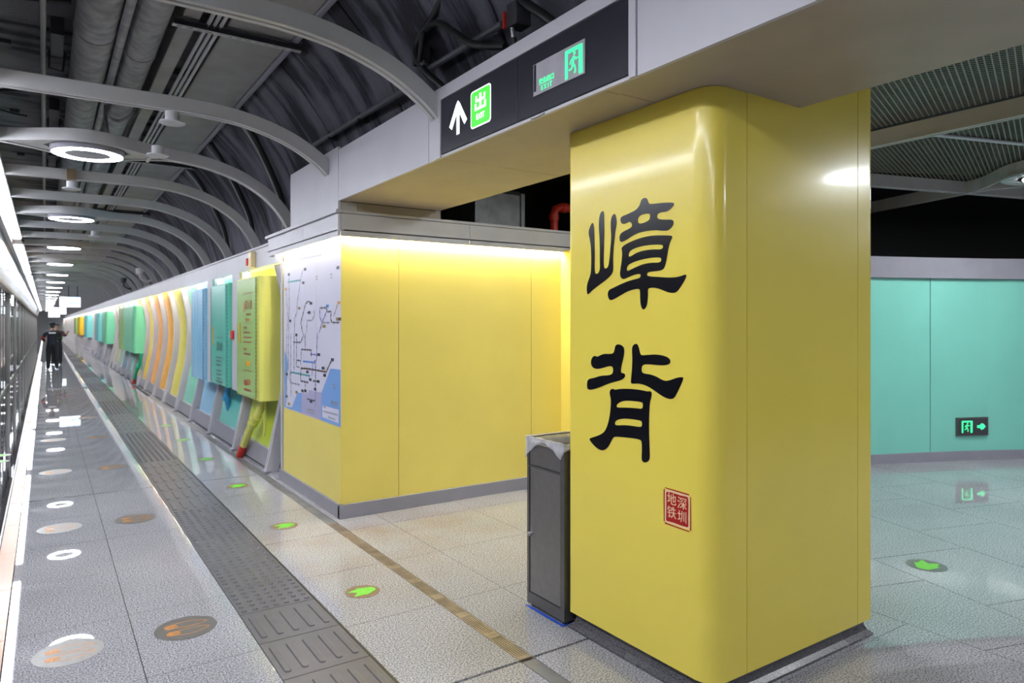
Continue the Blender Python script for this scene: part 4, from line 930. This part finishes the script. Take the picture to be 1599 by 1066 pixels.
# ================================================================ WALL CABINETS
def cabinet(y0, y1, z0, z1, col, lab, near=True, bevel=.06, grp=None):
    x0, x1 = 1.97, 2.31
    m = mat('cabinet_' + col, {'limey': lin(214,214,112), 'teal': lin(105,200,182), 'sky': lin(150,205,238), 'mint': lin(125,215,175), 'cyan': lin(125,212,215), 'gold': lin(240,200,50), 'pistachio': lin(170,205,120)}[col], .26, coat=.25, noise=.02)
    t = thing('wall_cabinet', lab, 'cabinet', ((x0+x1)/2, (y0+y1)/2, z0), grp)
    P = arc(x0+bevel, y0+bevel, bevel, 180, 270, 6) + [(x1,y0),(x1,y1),(x0,y1)]
    MB().prism(P, z0, z1).build('cabinet_body', m, t, smooth=True)
    return t, m
def dashes(t, x, y, z0, z1, m, n):
    mb = MB(); h = (z1-z0)/n
    for k in range(n): mb.box(x, x+.004, y-.012, y+.012, z0+h*(k+.15), z0+h*(k+.75))
    return mb.build('vent_slots', m, t)
DG1, DG2, DG3 = mat('slot_green', (.03,.12,.07), .5), mat('slot_teal', (.01,.10,.11), .5), mat('slot_blue', (.04,.11,.22), .5)
PRNT = mat('print_brown', lin(140,70,45), .5, noise=.05); PRNR = mat('print_red', lin(190,50,30), .5, noise=.05); PRNK = mat('print_dark', lin(45,85,85), .5, noise=.05); PRNO = mat('print_amber', lin(225,160,20), .5, noise=.05)
# nearest: green fire hose cabinet
t, m = cabinet(7.90, 8.99, .785, 2.185, 'limey', 'yellow green fire hose cabinet with red printed door, beside the map wall')
PIS = mat('cabinet_pistachio', lin(165,200,120), .24, coat=.3, noise=.02)
d = MB().box(1.958, 1.969, 8.06, 8.80, .80, 2.17).build('cabinet_door', PIS, t, bevel=.003)
d['label'] = 'pale green printed door'
MB().box(1.962, 1.9695, 8.805, 8.975, .80, 2.17).build('side_strip', PIS, t)
dashes(t, 1.956, 8.03, .82, 2.16, DG1, 30)
dx = 1.9565
def ptxt(s, y, z, size, m_, par, nm='door_print', bold=0, x=None): return link(nm, text_mesh(nm, s, size, m_, face_negx(dx if x is None else x, y, z), bold=bold), par)
def pline(y0, y1, z, hh, m_, par, x=None, nm='door_print'): return link(nm, flat_mesh(nm, [[(-y1,z-hh),(-y0,z-hh),(-y0,z+hh),(-y1,z+hh)]], m_, face_negx(dx if x is None else x, 0, 0), .0004), par)
pline(8.20, 8.62, 2.005, .004, PRNT, d); pline(8.20, 8.62, 1.10, .004, PRNT, d)
pline(8.56, 8.60, 1.84, .055, PRNR, d)
ptxt('消火栓', 8.37, 1.86, .115, PRNT, d, bold=.001); ptxt('FIRE HYDRANT', 8.36, 1.755, .035, PRNT, d)
pline(8.22, 8.62, 1.655, .003, PRNT, d); ptxt('火警 119', 8.42, 1.69, .05, PRNR, d)
for k in range(6):
    z = 1.60 - .055*k - (.03 if k > 3 else 0)
    pline(8.24 + (.22 if k in (0, 4) else random.uniform(0,.08)), 8.60, z, .009 if k not in (0,4) else .014, PRNT, d)
pline(8.30, 8.48, 1.185, .028, PRNO, d)
ptxt('119', 8.36, .965, .10, PRNR, d, bold=.002); pline(8.42, 8.58, .955, .03, PRNT, d); pline(8.26, 8.58, .875, .012, PRNT, d)
MB().box(1.95, 1.958, 8.78, 8.805, 1.42, 1.66).build('door_handle', PRNO, t)
# teal and blue cabinets
t, m = cabinet(9.50, 10.66, .815, 2.18, 'teal', 'teal wall cabinet with dark slotted edges, between green and blue cabinets', bevel=.01)
d = MB().box(1.958, 1.969, 9.62, 10.38, .83, 2.165).build('cabinet_door', m, t, bevel=.003)
dashes(t, 1.964, 9.545, .83, 2.16, DG2, 26); dashes(t, 1.964, 10.62, .83, 2.16, DG2, 26)
pline(9.75, 10.25, 1.46, .004, PRNK, d); ptxt('消火栓', 9.98, 1.33, .13, PRNK, d, bold=.001)
for k in range(7): pline(9.80+random.uniform(0,.1), 10.2, 1.19-.05*k-(.03 if k > 2 else 0), .008, PRNK, d)
pline(9.75, 10.25, .87, .004, PRNK, d)
MB().box(1.95, 1.958, 10.36, 10.39, 1.35, 1.6).build('door_handle', PRNO, t)
t, m = cabinet(11.12, 12.20, .80, 2.175, 'sky', 'light blue wall cabinet with three plain strips, farthest of the near three', bevel=.01)
for y0, y1 in ((11.22,11.66),(11.68,11.86),(11.88,12.1)): MB().box(1.96, 1.969, y0, y1, .815, 2.16).build('door_strip', m, t, bevel=.003)
dashes(t, 1.964, 11.17, .82, 2.16, DG3, 26); dashes(t, 1.964, 12.15, .82, 2.16, DG3, 26)
for y0, y1, c, lab in ((20.95,24.0,'mint','mint green wall cabinet halfway down the platform, over a green standpipe'),(24.05,25.6,'pistachio','pale pistachio cabinet adjoining the mint cabinet halfway down the platform'),(31.3,33.6,'mint','mint green cabinet on the pale wall beyond the coloured ribs, nearer one of two'),(35.9,38.4,'cyan','light cyan cabinet on the pale wall beyond the mint one'),(46.5,49.5,'cyan','light cyan cabinet far along the pale wall'),(56,60,'gold','golden cabinet near the far end of the wall'),(64,67,'pistachio','pale green cabinet at the very far end of the wall')):
    t, m = cabinet(y0, y1, .85, 2.12, c, lab)
    MB().box(1.958, 1.969, y0+.2, y1-.1, .87, 2.1).build('cabinet_door', m, t)
# red call point on the infill panel
t = thing('call_point', 'red fire call point with white plate on the panel beside the green cabinet', 'alarm button', (1.99, 9.36, 1.44))
MB().box(1.975, 1.999, 9.30, 9.42, 1.45, 1.56).build('call_box', REDP, t, bevel=.006); MB().box(1.985, 1.999, 9.425, 9.49, 1.46, 1.55).build('white_plate', WHITEP, t)
t = thing('alarm_sounder', 'cream alarm sounder with red lens on the grey cornice above the cabinets', 'alarm', (2.04, 8.53, 2.33))
MB().box(2.005, 2.061, 8.46, 8.60, 2.31, 2.50).build('sounder_body', mat('cream_plastic', lin(225,205,160), .4), t, bevel=.008); MB().box(1.99, 2.03, 8.60, 8.66, 2.34, 2.43).build('red_lens', REDP, t, bevel=.01)
# standpipes below cabinets
def standpipe(pts, m, lab, fl):
    t = thing('standpipe', lab, 'pipe', (pts[-1][0], pts[-1][1], 0))
    MB().tube(pts, .045, 12).build('pipe_run', m, t, smooth=True)
    p = Vector(pts[1])*.5 + Vector(pts[2])*.5; dd = (Vector(pts[2])-Vector(pts[1])).normalized()
    for s in (-.05, .05):
        q = p + dd*s; MB().tube([q-dd*.03, q+dd*.03], .062, 12).build('pipe_coupling', m, t, smooth=True)
    a, b = Vector(pts[-2]), Vector(pts[-1]); MB().tube([a.lerp(b,.62), b], .048, 12).build('pipe_end', REDP, t, smooth=True)
    q = Vector(pts[0]); MB().tube([q+Vector((0,-.12,0)), q+Vector((-.02,-.12,-.45))], .016, 8).build('thin_pipe', m, t, smooth=True)
standpipe([(2.13,8.40,.79),(2.11,8.50,.60),(2.055,8.72,.38),(2.0,8.98,.012)], mat('cabinet_limey', (0,0,0)), 'yellow green standpipe with coupling below the fire cabinet, red at its foot', 0)
standpipe([(2.13,20.8,.86),(2.11,20.9,.62),(2.05,21.2,.38),(2.0,21.6,.012)], mat('pipe_green', lin(50,175,140), .4), 'green standpipe below the mint cabinet, dark red at its foot', 0)
t = thing('standpipe', 'blue short pipe stub below the teal cabinet', 'pipe', (2.14, 10.4, .5)); MB().tube([(2.14,10.35,.82),(2.14,10.42,.6),(2.19,10.5,.42)], .04, 10).build('pipe_run', mat('pipe_blue', lin(60,150,200), .4), t, smooth=True)
MB().tube([(2.14,10.42,.62),(2.14,10.43,.56)], .055, 10).build('pipe_coupling', MATS['pipe_blue'], t)
# ================================================================ PIPES, DUCTS AND CABLES UNDER THE ROOF
def longpipe(name, x, z, r, m, lab, y0=1.0, y1=80, bands=None, n=16, grp=None, cat='pipe'):
    t = thing(name, lab, cat, (x, y0, z), grp)
    MB().tube([(x,y0,z),(x,y1,z)], r, n).build('pipe_run', m, t, smooth=True)
    if bands:
        bm_ = MB().lathe([(r,-.03),(r+.008,-.03),(r+.008,.03),(r,.03)], (0,0,0), n, 'y').mesh('pipe_band', m, True)
        y = bands[0]
        while y < min(y1, 45):
            o = link('pipe_band', bm_, t); o.location = (x, y, z); y += bands[1]
            hg = MB().box(x-.012, x+.012, y-.012, y+.012, z+r, 4.37).build('pipe_hanger', DARKM, t)
    return t
longpipe('lagged_pipe', .335, 4.02, .148, PIPE, 'thicker grey lagged pipe running under the tunnel roof', bands=(3.2, 3.26))
longpipe('lagged_pipe', .675, 4.03, .128, PIPE, 'slimmer grey lagged pipe beside the thicker one under the tunnel roof', bands=(3.5, 3.26))
longpipe('thin_pipe', .505, 3.925, .033, PIPE, 'thin rough pipe between the two lagged pipes', bands=(4.4, 3.26), n=10)
longpipe('roof_conduit', -.015, 4.15, .022, ARCH, 'thin pale conduit along the roof left of the lagged pipes', n=8)
for i, x in enumerate((1.055, 1.10, 1.145)):
    longpipe('roof_conduit', x, 3.985, .016, ARCH, 'thin grey conduit of the bundle beside the flat duct, %s from the duct' % ORD[2-i], n=8, grp='conduits beside the flat duct')
def duct(x0, x1, z0, z1, lab, y0, y1, m=DUCT):
    t = thing('air_duct', lab, 'duct', ((x0+x1)/2, y0, z0))
    y = y0
    while y < y1:
        ye = min(y+2.4, y1); MB().box(x0, x1, y+.006, ye-.006, z0, z1).build('duct_section', m, t, bevel=.01); y = ye
    return t
duct(.872, .995, 4.0, 4.2, 'narrow flat duct between the lagged pipes and the conduits', 1, 50)
duct(1.19, 1.70, 4.0, 4.09, 'wide flat wrapped duct at the edge of the tunnel roof', 1, 50)
duct(1.704, 1.755, 3.985, 4.05, 'slim trunking along the outer side of the wide duct', 1, 50, LAVM)
# slotted cross struts
for i, y in enumerate((5.83, 11.1, 16.4, 21.6)):
    t = thing('slotted_strut', 'dark slotted steel strut across the roof, %s from the camera' % ORD[i], 'strut', (1.1, y, 3.94))
    MB().box(.82, 1.82, y-.004, y, 3.93, 3.998).box(.82, 1.80, y-.05, y-.004, 3.97, 3.978).build('strut_web', DARKM, t)
    fm_ = MB().box(.80, 1.82, y-.05, y-.036, 3.924, 3.93).box(.80, 1.82, y-.018, y, 3.924, 3.93)
    for k in range(14): fm_.box(.80+.072*k, .80+.072*k+.03, y-.036, y-.018, 3.924, 3.93)
    fm_.build('strut_flange', ARCH, t)
    MB().box(1.78, 1.84, y-.05, y+.05, 3.92, 3.99).build('strut_bracket', DARKM, t)
# cables hanging over the left roof
def cable(pts, r, lab, m=RUBBER, n=12, name='roof_cable'):
    P = [Vector(p) for p in pts]; Q = []
    for i in range(len(P)-1):
        p0, p1, p2, p3 = P[max(i-1,0)], P[i], P[i+1], P[min(i+2,len(P)-1)]
        for k in range(6):
            t = k/6; Q.append(.5*((2*p1)+(-p0+p2)*t+(2*p0-5*p1+4*p2-p3)*t*t+(-p0+3*p1-3*p2+p3)*t**3))
    Q.append(P[-1])
    return tag(MB().tube(Q, r, n).build(name, m, None, smooth=True), lab, 'cable')
cable([(-1.6,6.9,4.27),(-.6,6.85,4.22),(-.2,6.8,4.26),(.18,6.75,4.3)], .022, 'black cable sagging across the roof near the first arches')
cable([(-1.6,9.6,4.26),(-.7,9.55,4.20),(-.2,9.5,4.27),(.2,9.45,4.29)], .022, 'black cable sagging across the roof behind the second arch')
cable([(-1.6,9.0,4.27),(-.55,10.3,4.24),(-.2,10.8,4.3)], .012, 'thin dark cable slanting across the roof behind the first ring light')
for i, y in enumerate((7.6, 10.2, 12.9)):
    t = thing('pipe_bracket', 'dark rusty bracket hanging between conduit and lagged pipe, %s from the camera' % ORD[i], 'bracket', (.09, y, 4.1))
    MB().box(.04, .14, y-.30, y+.30, 4.20, 4.33).build('bracket_plate', DARKM, t); MB().tube([(.03,y+.3,4.25),(.03,y+.3,4.08),(.14,y+.3,4.06),(.16,y+.3,4.25)], .012, 6).build('bracket_strap', DARKM, t)
    MB().box(-.37, -.27, y+.55, y+.67, 4.32, 4.358).build('roof_box', DARKM, t)
for i, y in enumerate((6.1, 9.05)):
    tag(MB().tube([(-.42,y-.5,4.33),(-.42,y+.75,4.33)], .009, 6).build('roof_rod', ARCH), 'thin rod fixed along the dark roof, %s from the camera' % ORD[i], 'rod')
# tangle of straps by the first ring light
cable([(.50,8.3,3.92),(.55,8.5,3.85),(.66,8.6,3.84),(.78,8.5,3.9),(.86,8.35,4.0)], .022, 'pale pipe collar sagging under the slimmer lagged pipe', PIPE, name='pipe_collar')
cable([(.52,8.3,3.93),(.50,7.95,3.66),(.52,7.8,3.40)], .018, 'pale stay rod from the pipes to the first ring light', PIPE, name='stay_rod')
cable([(.84,8.35,3.98),(.70,8.05,3.66),(.62,7.85,3.40)], .018, 'second pale stay rod from the duct to the first ring light', PIPE, name='stay_rod')
# conduits and cables on the lining above the sign
t = thing('lining_conduit', 'grey conduit along the dark lining above the lit sign', 'conduit', (2.2, 3.4, 3.40)); MB().tube([(2.2,3.36,3.39),(2.2,4.29,3.41)], .02, 8).build('pipe_run', CNDT, t, smooth=True)
t = thing('lining_conduit', 'grey conduit along the dark lining between the first two arches', 'conduit', (2.2, 4.7, 3.37)); MB().tube([(2.2,4.55,3.37),(2.2,6.75,3.41)], .024, 8).build('pipe_run', CNDT, t, smooth=True)
for i, (y, z) in enumerate(((5.55,3.385),(6.3,3.40))): MB().box(2.18, 2.27, y-.02, y+.02, z-.035, z+.035).build('pipe_clip', DARKM, t)
cable([(2.1,3.80,3.80),(2.12,4.05,3.68),(2.13,4.29,3.61),(2.12,4.33,3.52),(2.14,4.22,3.36),(2.2,4.05,3.2),(2.22,3.9,3.0)], .024, 'thick black cable dropping down the dark lining left of the sign')
cable([(2.13,4.28,3.60),(2.11,4.02,3.61),(2.1,3.76,3.46),(2.12,3.56,3.32),(2.15,3.25,3.21)], .022, 'thick black cable branching across the lining to the sign top')
cable([(2.13,4.24,3.56),(2.09,4.16,3.58),(2.10,4.22,3.45),(2.14,4.31,3.46)], .02, 'loose loop of black cable on the dark lining')
cable([(2.12,3.10,3.45),(2.13,3.02,3.36),(2.15,2.9,3.26),(2.18,2.75,3.13)], .026, 'short thick black cable above the middle of the sign')
cable([(2.14,3.15,3.22),(2.16,3.15,3.05)], .014, 'short black lead below the junction box')
t = thing('junction_box', 'black junction box with red trim on the lining above the sign', 'box', (2.15, 3.14, 3.3))
MB().box(2.10, 2.20, 3.07, 3.17, 3.27, 3.40).build('box_body', DARKM, t, bevel=.008); MB().box(2.085, 2.10, 3.165, 3.185, 3.27, 3.36).build('red_trim', REDP, t); MB().tube([(2.12,3.14,3.27),(2.13,3.14,3.22)], .012, 8).build('cable_gland', GALV, t)
t = thing('cable_clamp', 'small dark clamp plate holding the cables on the lining', 'clamp', (2.15, 4.3, 3.5)); MB().box(2.14, 2.2, 4.27, 4.42, 3.46, 3.56).build('clamp_plate', DARKM, t); MB().tube([(2.13,4.26,3.44),(2.13,4.24,3.38)], .02, 8).build('clamp_bolt', GALV, t)
# (further cables)
# cables lying on the lining further on
for i, (y, dy) in enumerate(((8.35,.12),(9.95,.1),(11.6,.1))):
    cable([(1.78,y-.35,3.98),(2.0,y-.15,3.75),(2.22,y,3.42),(2.38,y+dy,3.1),(2.46,y+2*dy,2.7)], .03, 'bundle of black cables curving down the dark lining, %s from the sign' % ORD[i])
    cable([(1.75,y-.25,3.96),(2.0,y-.05,3.73),(2.22,y+.1,3.4),(2.38,y+.1+dy,3.08),(2.46,y+.1+2*dy,2.7)], .012, 'thin grey conduit beside the cable bundle, %s from the sign' % ORD[i], ARCH)
# speakers under the arches
for i, (x, y, lab) in enumerate(((.79,5.72,'white round ceiling speaker under the second arch, nearest the camera'),(.835,6.9,'white round ceiling speaker hanging right of the first ring light'),(.245,9.15,'white round ceiling speaker under the fourth arch beyond the first ring light'),(.70,13.9,'white round ceiling speaker beyond the second ring light'))):
    t = thing('ceiling_speaker', lab, 'speaker', (x, y, 3.14), 'ceiling speakers')
    MB().lathe([(0,3.145),(.082,3.145),(.09,3.15),(.09,3.158),(.06,3.165)], (x,y,0), 28).build('speaker_flange', SPKW, t, smooth=True)
    MB().lathe([(.05,3.16),(.05,3.235)], (x,y,0), 24).build('speaker_can', SPKW, t, smooth=True)
    ya = min(AY, key=lambda a: abs(a-y)); MB().box(x-.012, x+.012, min(ya, y), max(ya, y), 3.235, 3.243).box(x-.012, x+.012, ya-.01, ya+.01, 3.243, 3.285).build('speaker_bracket', ARCH, t)
    if i == 2: MB().box(x-.045, x+.045, y+.01, y+.09, 3.26, 3.38).build('speaker_box', BRONZE, t)
for i, (y, sd) in enumerate(((19.6,1),(24.0,-1))):
    t = thing('wall_camera', '%s curved surveillance camera arm on the tunnel side above the cornice' % ('white','dark')[i], 'camera', (2.05, y, 2.9))
    m_ = (WHITEP, DARKM)[i]
    MB().tube([(2.28,y,2.75),(2.10,y-.05,2.70),(1.98,y-.05,2.78),(1.96,y-.05,2.92)], .03, 8).build('camera_arm', m_, t, smooth=True)
    MB().lathe([(0,-.10),(.07,-.09),(.09,0),(.09,.05),(0,.06)], (1.96,y-.05,2.98), 14).build('camera_dome', m_, t, smooth=True)
# ================================================================ DARK SPACE: DUCT AND RED PIPE
t = thing('galvanised_duct', 'galvanised sheet duct in the dark gap above the yellow wall', 'duct', (4.0, 6.3, 2.62))
MB().box(3.66, 4.22, 6.1, 6.7, 2.5, 3.02).build('duct_body', GALV, t); MB().box(4.225, 4.27, 6.08, 6.72, 2.5, 3.04).build('duct_flange', GALV, t); MB().box(3.66, 4.22, 6.1, 6.7, 3.022, 3.06).build('duct_top', DARKM, t)
t = thing('sprinkler_pipe', 'red pipe with an elbow in the dark gap above the yellow wall', 'pipe', (4.68, 6.1, 2.4))
MB().tube([(4.68,6.1,2.35),(4.68,6.1,2.86),(4.70,6.1,2.92),(4.76,6.1,2.945),(5.3,6.1,2.95)], .045, 12).build('pipe_run', REDP, t, smooth=True)
for a, b in (((4.68,6.1,2.80),(4.68,6.1,2.86)), ((4.78,6.1,2.945),(4.85,6.1,2.946))): MB().tube([a, b], .056, 12).build('pipe_coupling', REDP, t, smooth=True)
# ================================================================ LOW EXIT SIGN ON THE GREEN WALL
dw = Vector((9.51-8.791, 3.74-4.066, 0)).normalized(); nw = dw.cross(Vector((0,0,1)))
cw = Vector((9.30, 3.835, .405)) + nw*.004
M0 = Matrix(((dw.x,0,nw.x,cw.x),(dw.y,0,nw.y,cw.y),(0,1,0,cw.z),(0,0,0,1)))
t = thing('wall_exit_sign', 'small green lit exit sign with arrow low on the green wall', 'sign', tuple(cw - Vector((0,0,.11))))
me = MB().obox((0,0,.012), (.215,0,0), (0,.11,0), (0,0,.012)).mesh('sign_case', STEELD); me.transform(M0); sc = link('sign_case', me, t)
me = MB().obox((0,0,.0255), (.2,0,0), (0,.096,0), (0,0,.0012)).mesh('sign_face', DARKM); me.transform(M0); link('sign_face', me, t)
link('running_figure', runner(.072, .062, EXITG, M0 @ Matrix.Translation((-.085,.0,.028)), 'running_figure'), t)
link('arrow', flat_mesh('arrow', [seg_poly((.055,0),(.12,0),.016), [(.11,.042),(.11,-.042),(.175,0)], disc(.125,0,.036,10)], EXITG, M0 @ Matrix.Translation((0,0,.028))), t)
# ================================================================ HANGING INFORMATION SCREENS
for i, (x0, x1, y, z0, z1) in enumerate(((.50,1.29,35.5,2.345,2.815),(.36,1.27,59,2.30,2.82),(.25,1.2,80,2.25,2.8))):
    t = thing('hanging_screen', 'bright white information screen hanging over the platform, %s from the camera' % ORD[i], 'screen', ((x0+x1)/2, y, z0))
    MB().box(x0, x1, y, y+.10, z0, z1).build('screen_case', DARKM, t); MB().box(x0+.012, x1-.012, y-.006, y, z0+.012, z1-.012).build('screen_face', SCRN, t)
    MB().box(x0+.30, x1-.03, y-.009, y-.006, z0+.16, z0+.20).build('screen_band', SCRB, t)
    MB().box(x0+.28, x1-.02, y-.008, y-.006, z1-.045, z1-.02).build('screen_title', mat('screen_blue_lit', lin(150,190,240), .4, noise=0, emit=.9), t)
    for x in (.842, 1.166): MB().box(x-.015, x+.015, y+.03, y+.06, z1, 4.35).build('screen_hanger', DARKM, t)
t = thing('door_display', 'white lit display on a screen door post at the picture edge', 'screen', (-.72, 22.5, 2.05))
MB().box(-.735, -.715, 22.45, 22.8, 1.86, 2.40).build('display_case', DARKM, t); MB().box(-.71, -.70, 22.40, 22.85, 2.12, 2.40).box(-.735, -.70, 22.42, 22.45, 2.12, 2.40).build('display_face', SCRN, t)
# ================================================================ PEOPLE
def person(lab, x, y, rz, hgt, pose, shirt, trou, phone=False, cap=True, texts=False):
    s = hgt/1.72
    t = thing('person', lab, 'person', (x, y, 0))
    J = dict(pel=(0,0,.93), bel=(0,.0,1.06), che=(0,.0,1.24), nec=(0,.0,1.40), nk2=(0,.01,1.47), hd=(0,.02,1.56), hdt=(0,.02,1.655),
             hl=(-.10,0,.90), kl=(-.115,.03,.50), al=(-.12,-.02,.09), fl=(-.145,.10,.035), hr=(.10,0,.90), kr=(.12,.02,.50), ar=(.14,-.02,.09), fr=(.17,.10,.035),
             sl=(-.19,0,1.37), sr=(.19,0,1.37)); J.update(pose)
    R = dict(pel=.150, bel=.138, che=.158, nec=.085, nk2=.058, hd=.088, hdt=.072, hl=.115, kl=.085, al=.068, fl=.04, hr=.115, kr=.085, ar=.068, fr=.04, sl=.078, sr=.078, el=.062, wl=.044, er=.062, wr=.044, pl=.034, pr=.034)
    E = [('pel','bel'),('bel','che'),('che','nec'),('nec','nk2'),('nk2','hd'),('hd','hdt'),('pel','hl'),('hl','kl'),('kl','al'),('al','fl'),('pel','hr'),('hr','kr'),('kr','ar'),('ar','fr'),
         ('che','sl'),('sl','el'),('el','wl'),('wl','pl'),('che','sr'),('sr','er'),('er','wr'),('wr','pr')]
    names = list(dict.fromkeys([a for e in E for a in e])); idx = {n: i for i, n in enumerate(names)}
    V = [J[n] for n in names]; RR = [(R[n], R[n]) for n in names]; EE = [(idx[a], idx[b]) for a, b in E]
    for sd, pal, wrist in ((-1,'pl','wl'),(1,'pr','wr')):   # five unequal fingers, each a short bent chain from the palm
        p = Vector(J[pal]); d = (p - Vector(J[wrist])).normalized(); sd_v = d.cross(Vector((0,1,0)))
        if sd_v.length < .1: sd_v = Vector((1,0,0))
        sd_v.normalize(); curl = d.cross(sd_v)
        for q, ln in ((-.030,.062),(-.010,.074),(.010,.080),(.030,.072)):
            a = p + sd_v*q + d*.02; b = a + d*ln*.6 + curl*.004; c = b + d*ln*.35 + curl*.022
            base = len(V); V += [tuple(a), tuple(b), tuple(c)]; RR += [(.0105,.0105),(.0095,.0095),(.008,.008)]
            EE += [(idx[pal], base),(base,base+1),(base+1,base+2)]
        a = p - sd_v*.034 - d*.02; b = a - sd_v*.022 + d*.03 + curl*.012; base = len(V); V += [tuple(a), tuple(b)]; RR += [(.012,.012),(.010,.010)]; EE += [(idx[pal], base),(base,base+1)]
    me = bpy.data.meshes.new('body'); me.from_pydata([tuple(Vector(v)*s) for v in V], EE, [])
    ob = bpy.data.objects.new('body', me); COL.objects.link(ob)
    sk = ob.modifiers.new('skin', 'SKIN'); sk.use_smooth_shade = True
    for i, sv in enumerate(me.skin_vertices[0].data): sv.radius = (RR[i][0]*s, RR[i][1]*s*(1.0)); sv.use_root = (i == 0)
    for n in ('pel','bel','che'):
        sv = me.skin_vertices[0].data[idx[n]]; sv.radius = (sv.radius[0]*1.0, sv.radius[1]*.78)
    su = ob.modifiers.new('sub', 'SUBSURF'); su.levels = 1; su.render_levels = 1
    me2 = to_mesh(ob, 'body', shirt)
    for m_ in (trou, SKIN, HAIR): me2.materials.append(m_)
    hands = [Vector(J['wl'])*s, Vector(J['wr'])*s, Vector(J['pl'])*s, Vector(J['pr'])*s]
    for p in me2.polygons:
        c = p.center; k = 0
        if c.z < .96*s: k = 1
        if c.z < .075*s: k = 3
        if c.z > 1.445*s: k = 2
        if c.z > 1.53*s and c.y < .02 + .0*s: k = 3
        if min((c - h).length for h in hands) < .075*s and c.z > .3: k = 2
        p.material_index = k; p.use_smooth = True
    ML = Matrix.Translation((x,y,0)) @ Matrix.Rotation(rz, 4, 'Z')
    me2.transform(ML); link('body', me2, t)
    def add(nm, mb, m_, smooth=True):
        e = mb.mesh(nm, m_, smooth); e.transform(Matrix.Scale(s, 4)); e.transform(ML); return link(nm, e, t)
    hx, hy, hz = J['hd'][0], J['hd'][1], 1.60
    add('nose', MB().lathe([(.0,.03),(.012,.0),(.016,-.02),(0,-.026)], (hx,hy+.095,hz-.02), 8), SKIN)
    for sx in (-1, 1):
        add('eye', MB().lathe([(0,-.012),(.011,0),(0,.012)], (hx+sx*.033,hy+.088,hz+.01), 8), HAIR)
        add('ear', MB().lathe([(0,-.03),(.014,-.012),(.016,.01),(0,.03)], (hx+sx*.083,hy,hz-.005), 8), SKIN)
    add('mouth', MB().box(hx-.025,hx+.025,hy+.083,hy+.092,hz-.068,hz-.060), REDP)
    if cap:
        c_ = add('cap', MB().lathe([(.097,.0),(.103,.03),(.100,.075),(.07,.105),(0,.115)], (hx,hy,hz+.025), 18), shirt)
        add('cap_peak', MB().prism([(hx-.08,hy+.07),(hx-.06,hy+.17),(hx+.06,hy+.17),(hx+.08,hy+.07)], hz+.03, hz+.042), shirt)
    return t, add, J
guard_pose = dict(el=(-.285,.03,1.13), wl=(-.22,.20,1.02), pl=(-.17,.27,1.03), er=(.275,.05,1.12), wr=(.16,.22,1.05), pr=(.10,.28,1.07))
t, add, J = person('security guard in dark navy uniform and cap standing with back turned', .209, 29.72, 0.0, 1.69, guard_pose, NAVY, TROU)
add('back_patch', MB().box(-.105, .105, -.152, -.138, 1.315, 1.365), WHITEP, False)['label'] = 'white lettered patch across the back'
add('armband', MB().tube([(-.262,.02,1.20),(-.279,.028,1.145)], .066, 12), REDP)['label'] = 'red armband on the left sleeve'
add('sleeve_badge', MB().tube([(.262,.03,1.20),(.272,.04,1.15)], .064, 12), mat('badge_green', (.02,.16,.03), .5))
p2 = dict(er=(.25,.05,1.12), wr=(.15,.28,1.15), pr=(.10,.34,1.18), el=(-.30,.16,1.18), wl=(-.40,.30,1.30), pl=(-.43,.36,1.34))
t, add, J = person('second person in dark clothes mostly hidden behind the security guard, arm raised', .40, 33.5, math.radians(170), 1.66, p2, mat('maroon_jacket', (.05,.012,.012), .7), TROU, cap=False)
add('hair', MB().lathe([(.096,.0),(.10,.02),(.098,.05),(.07,.085),(0,.10)], (0,.005,1.625), 16), HAIR)

# small printed pieces that nobody could pick apart one by one
for o in bpy.data.objects:
    if o.name.split('.')[0] in ('sea','map_line','map_tag','map_caption','legend_box','footprints','vent_slots','seal_border','panel_edge','door_print','panel_lettering','sign_lettering','bin_feet'):
        o['kind'] = 'stuff'
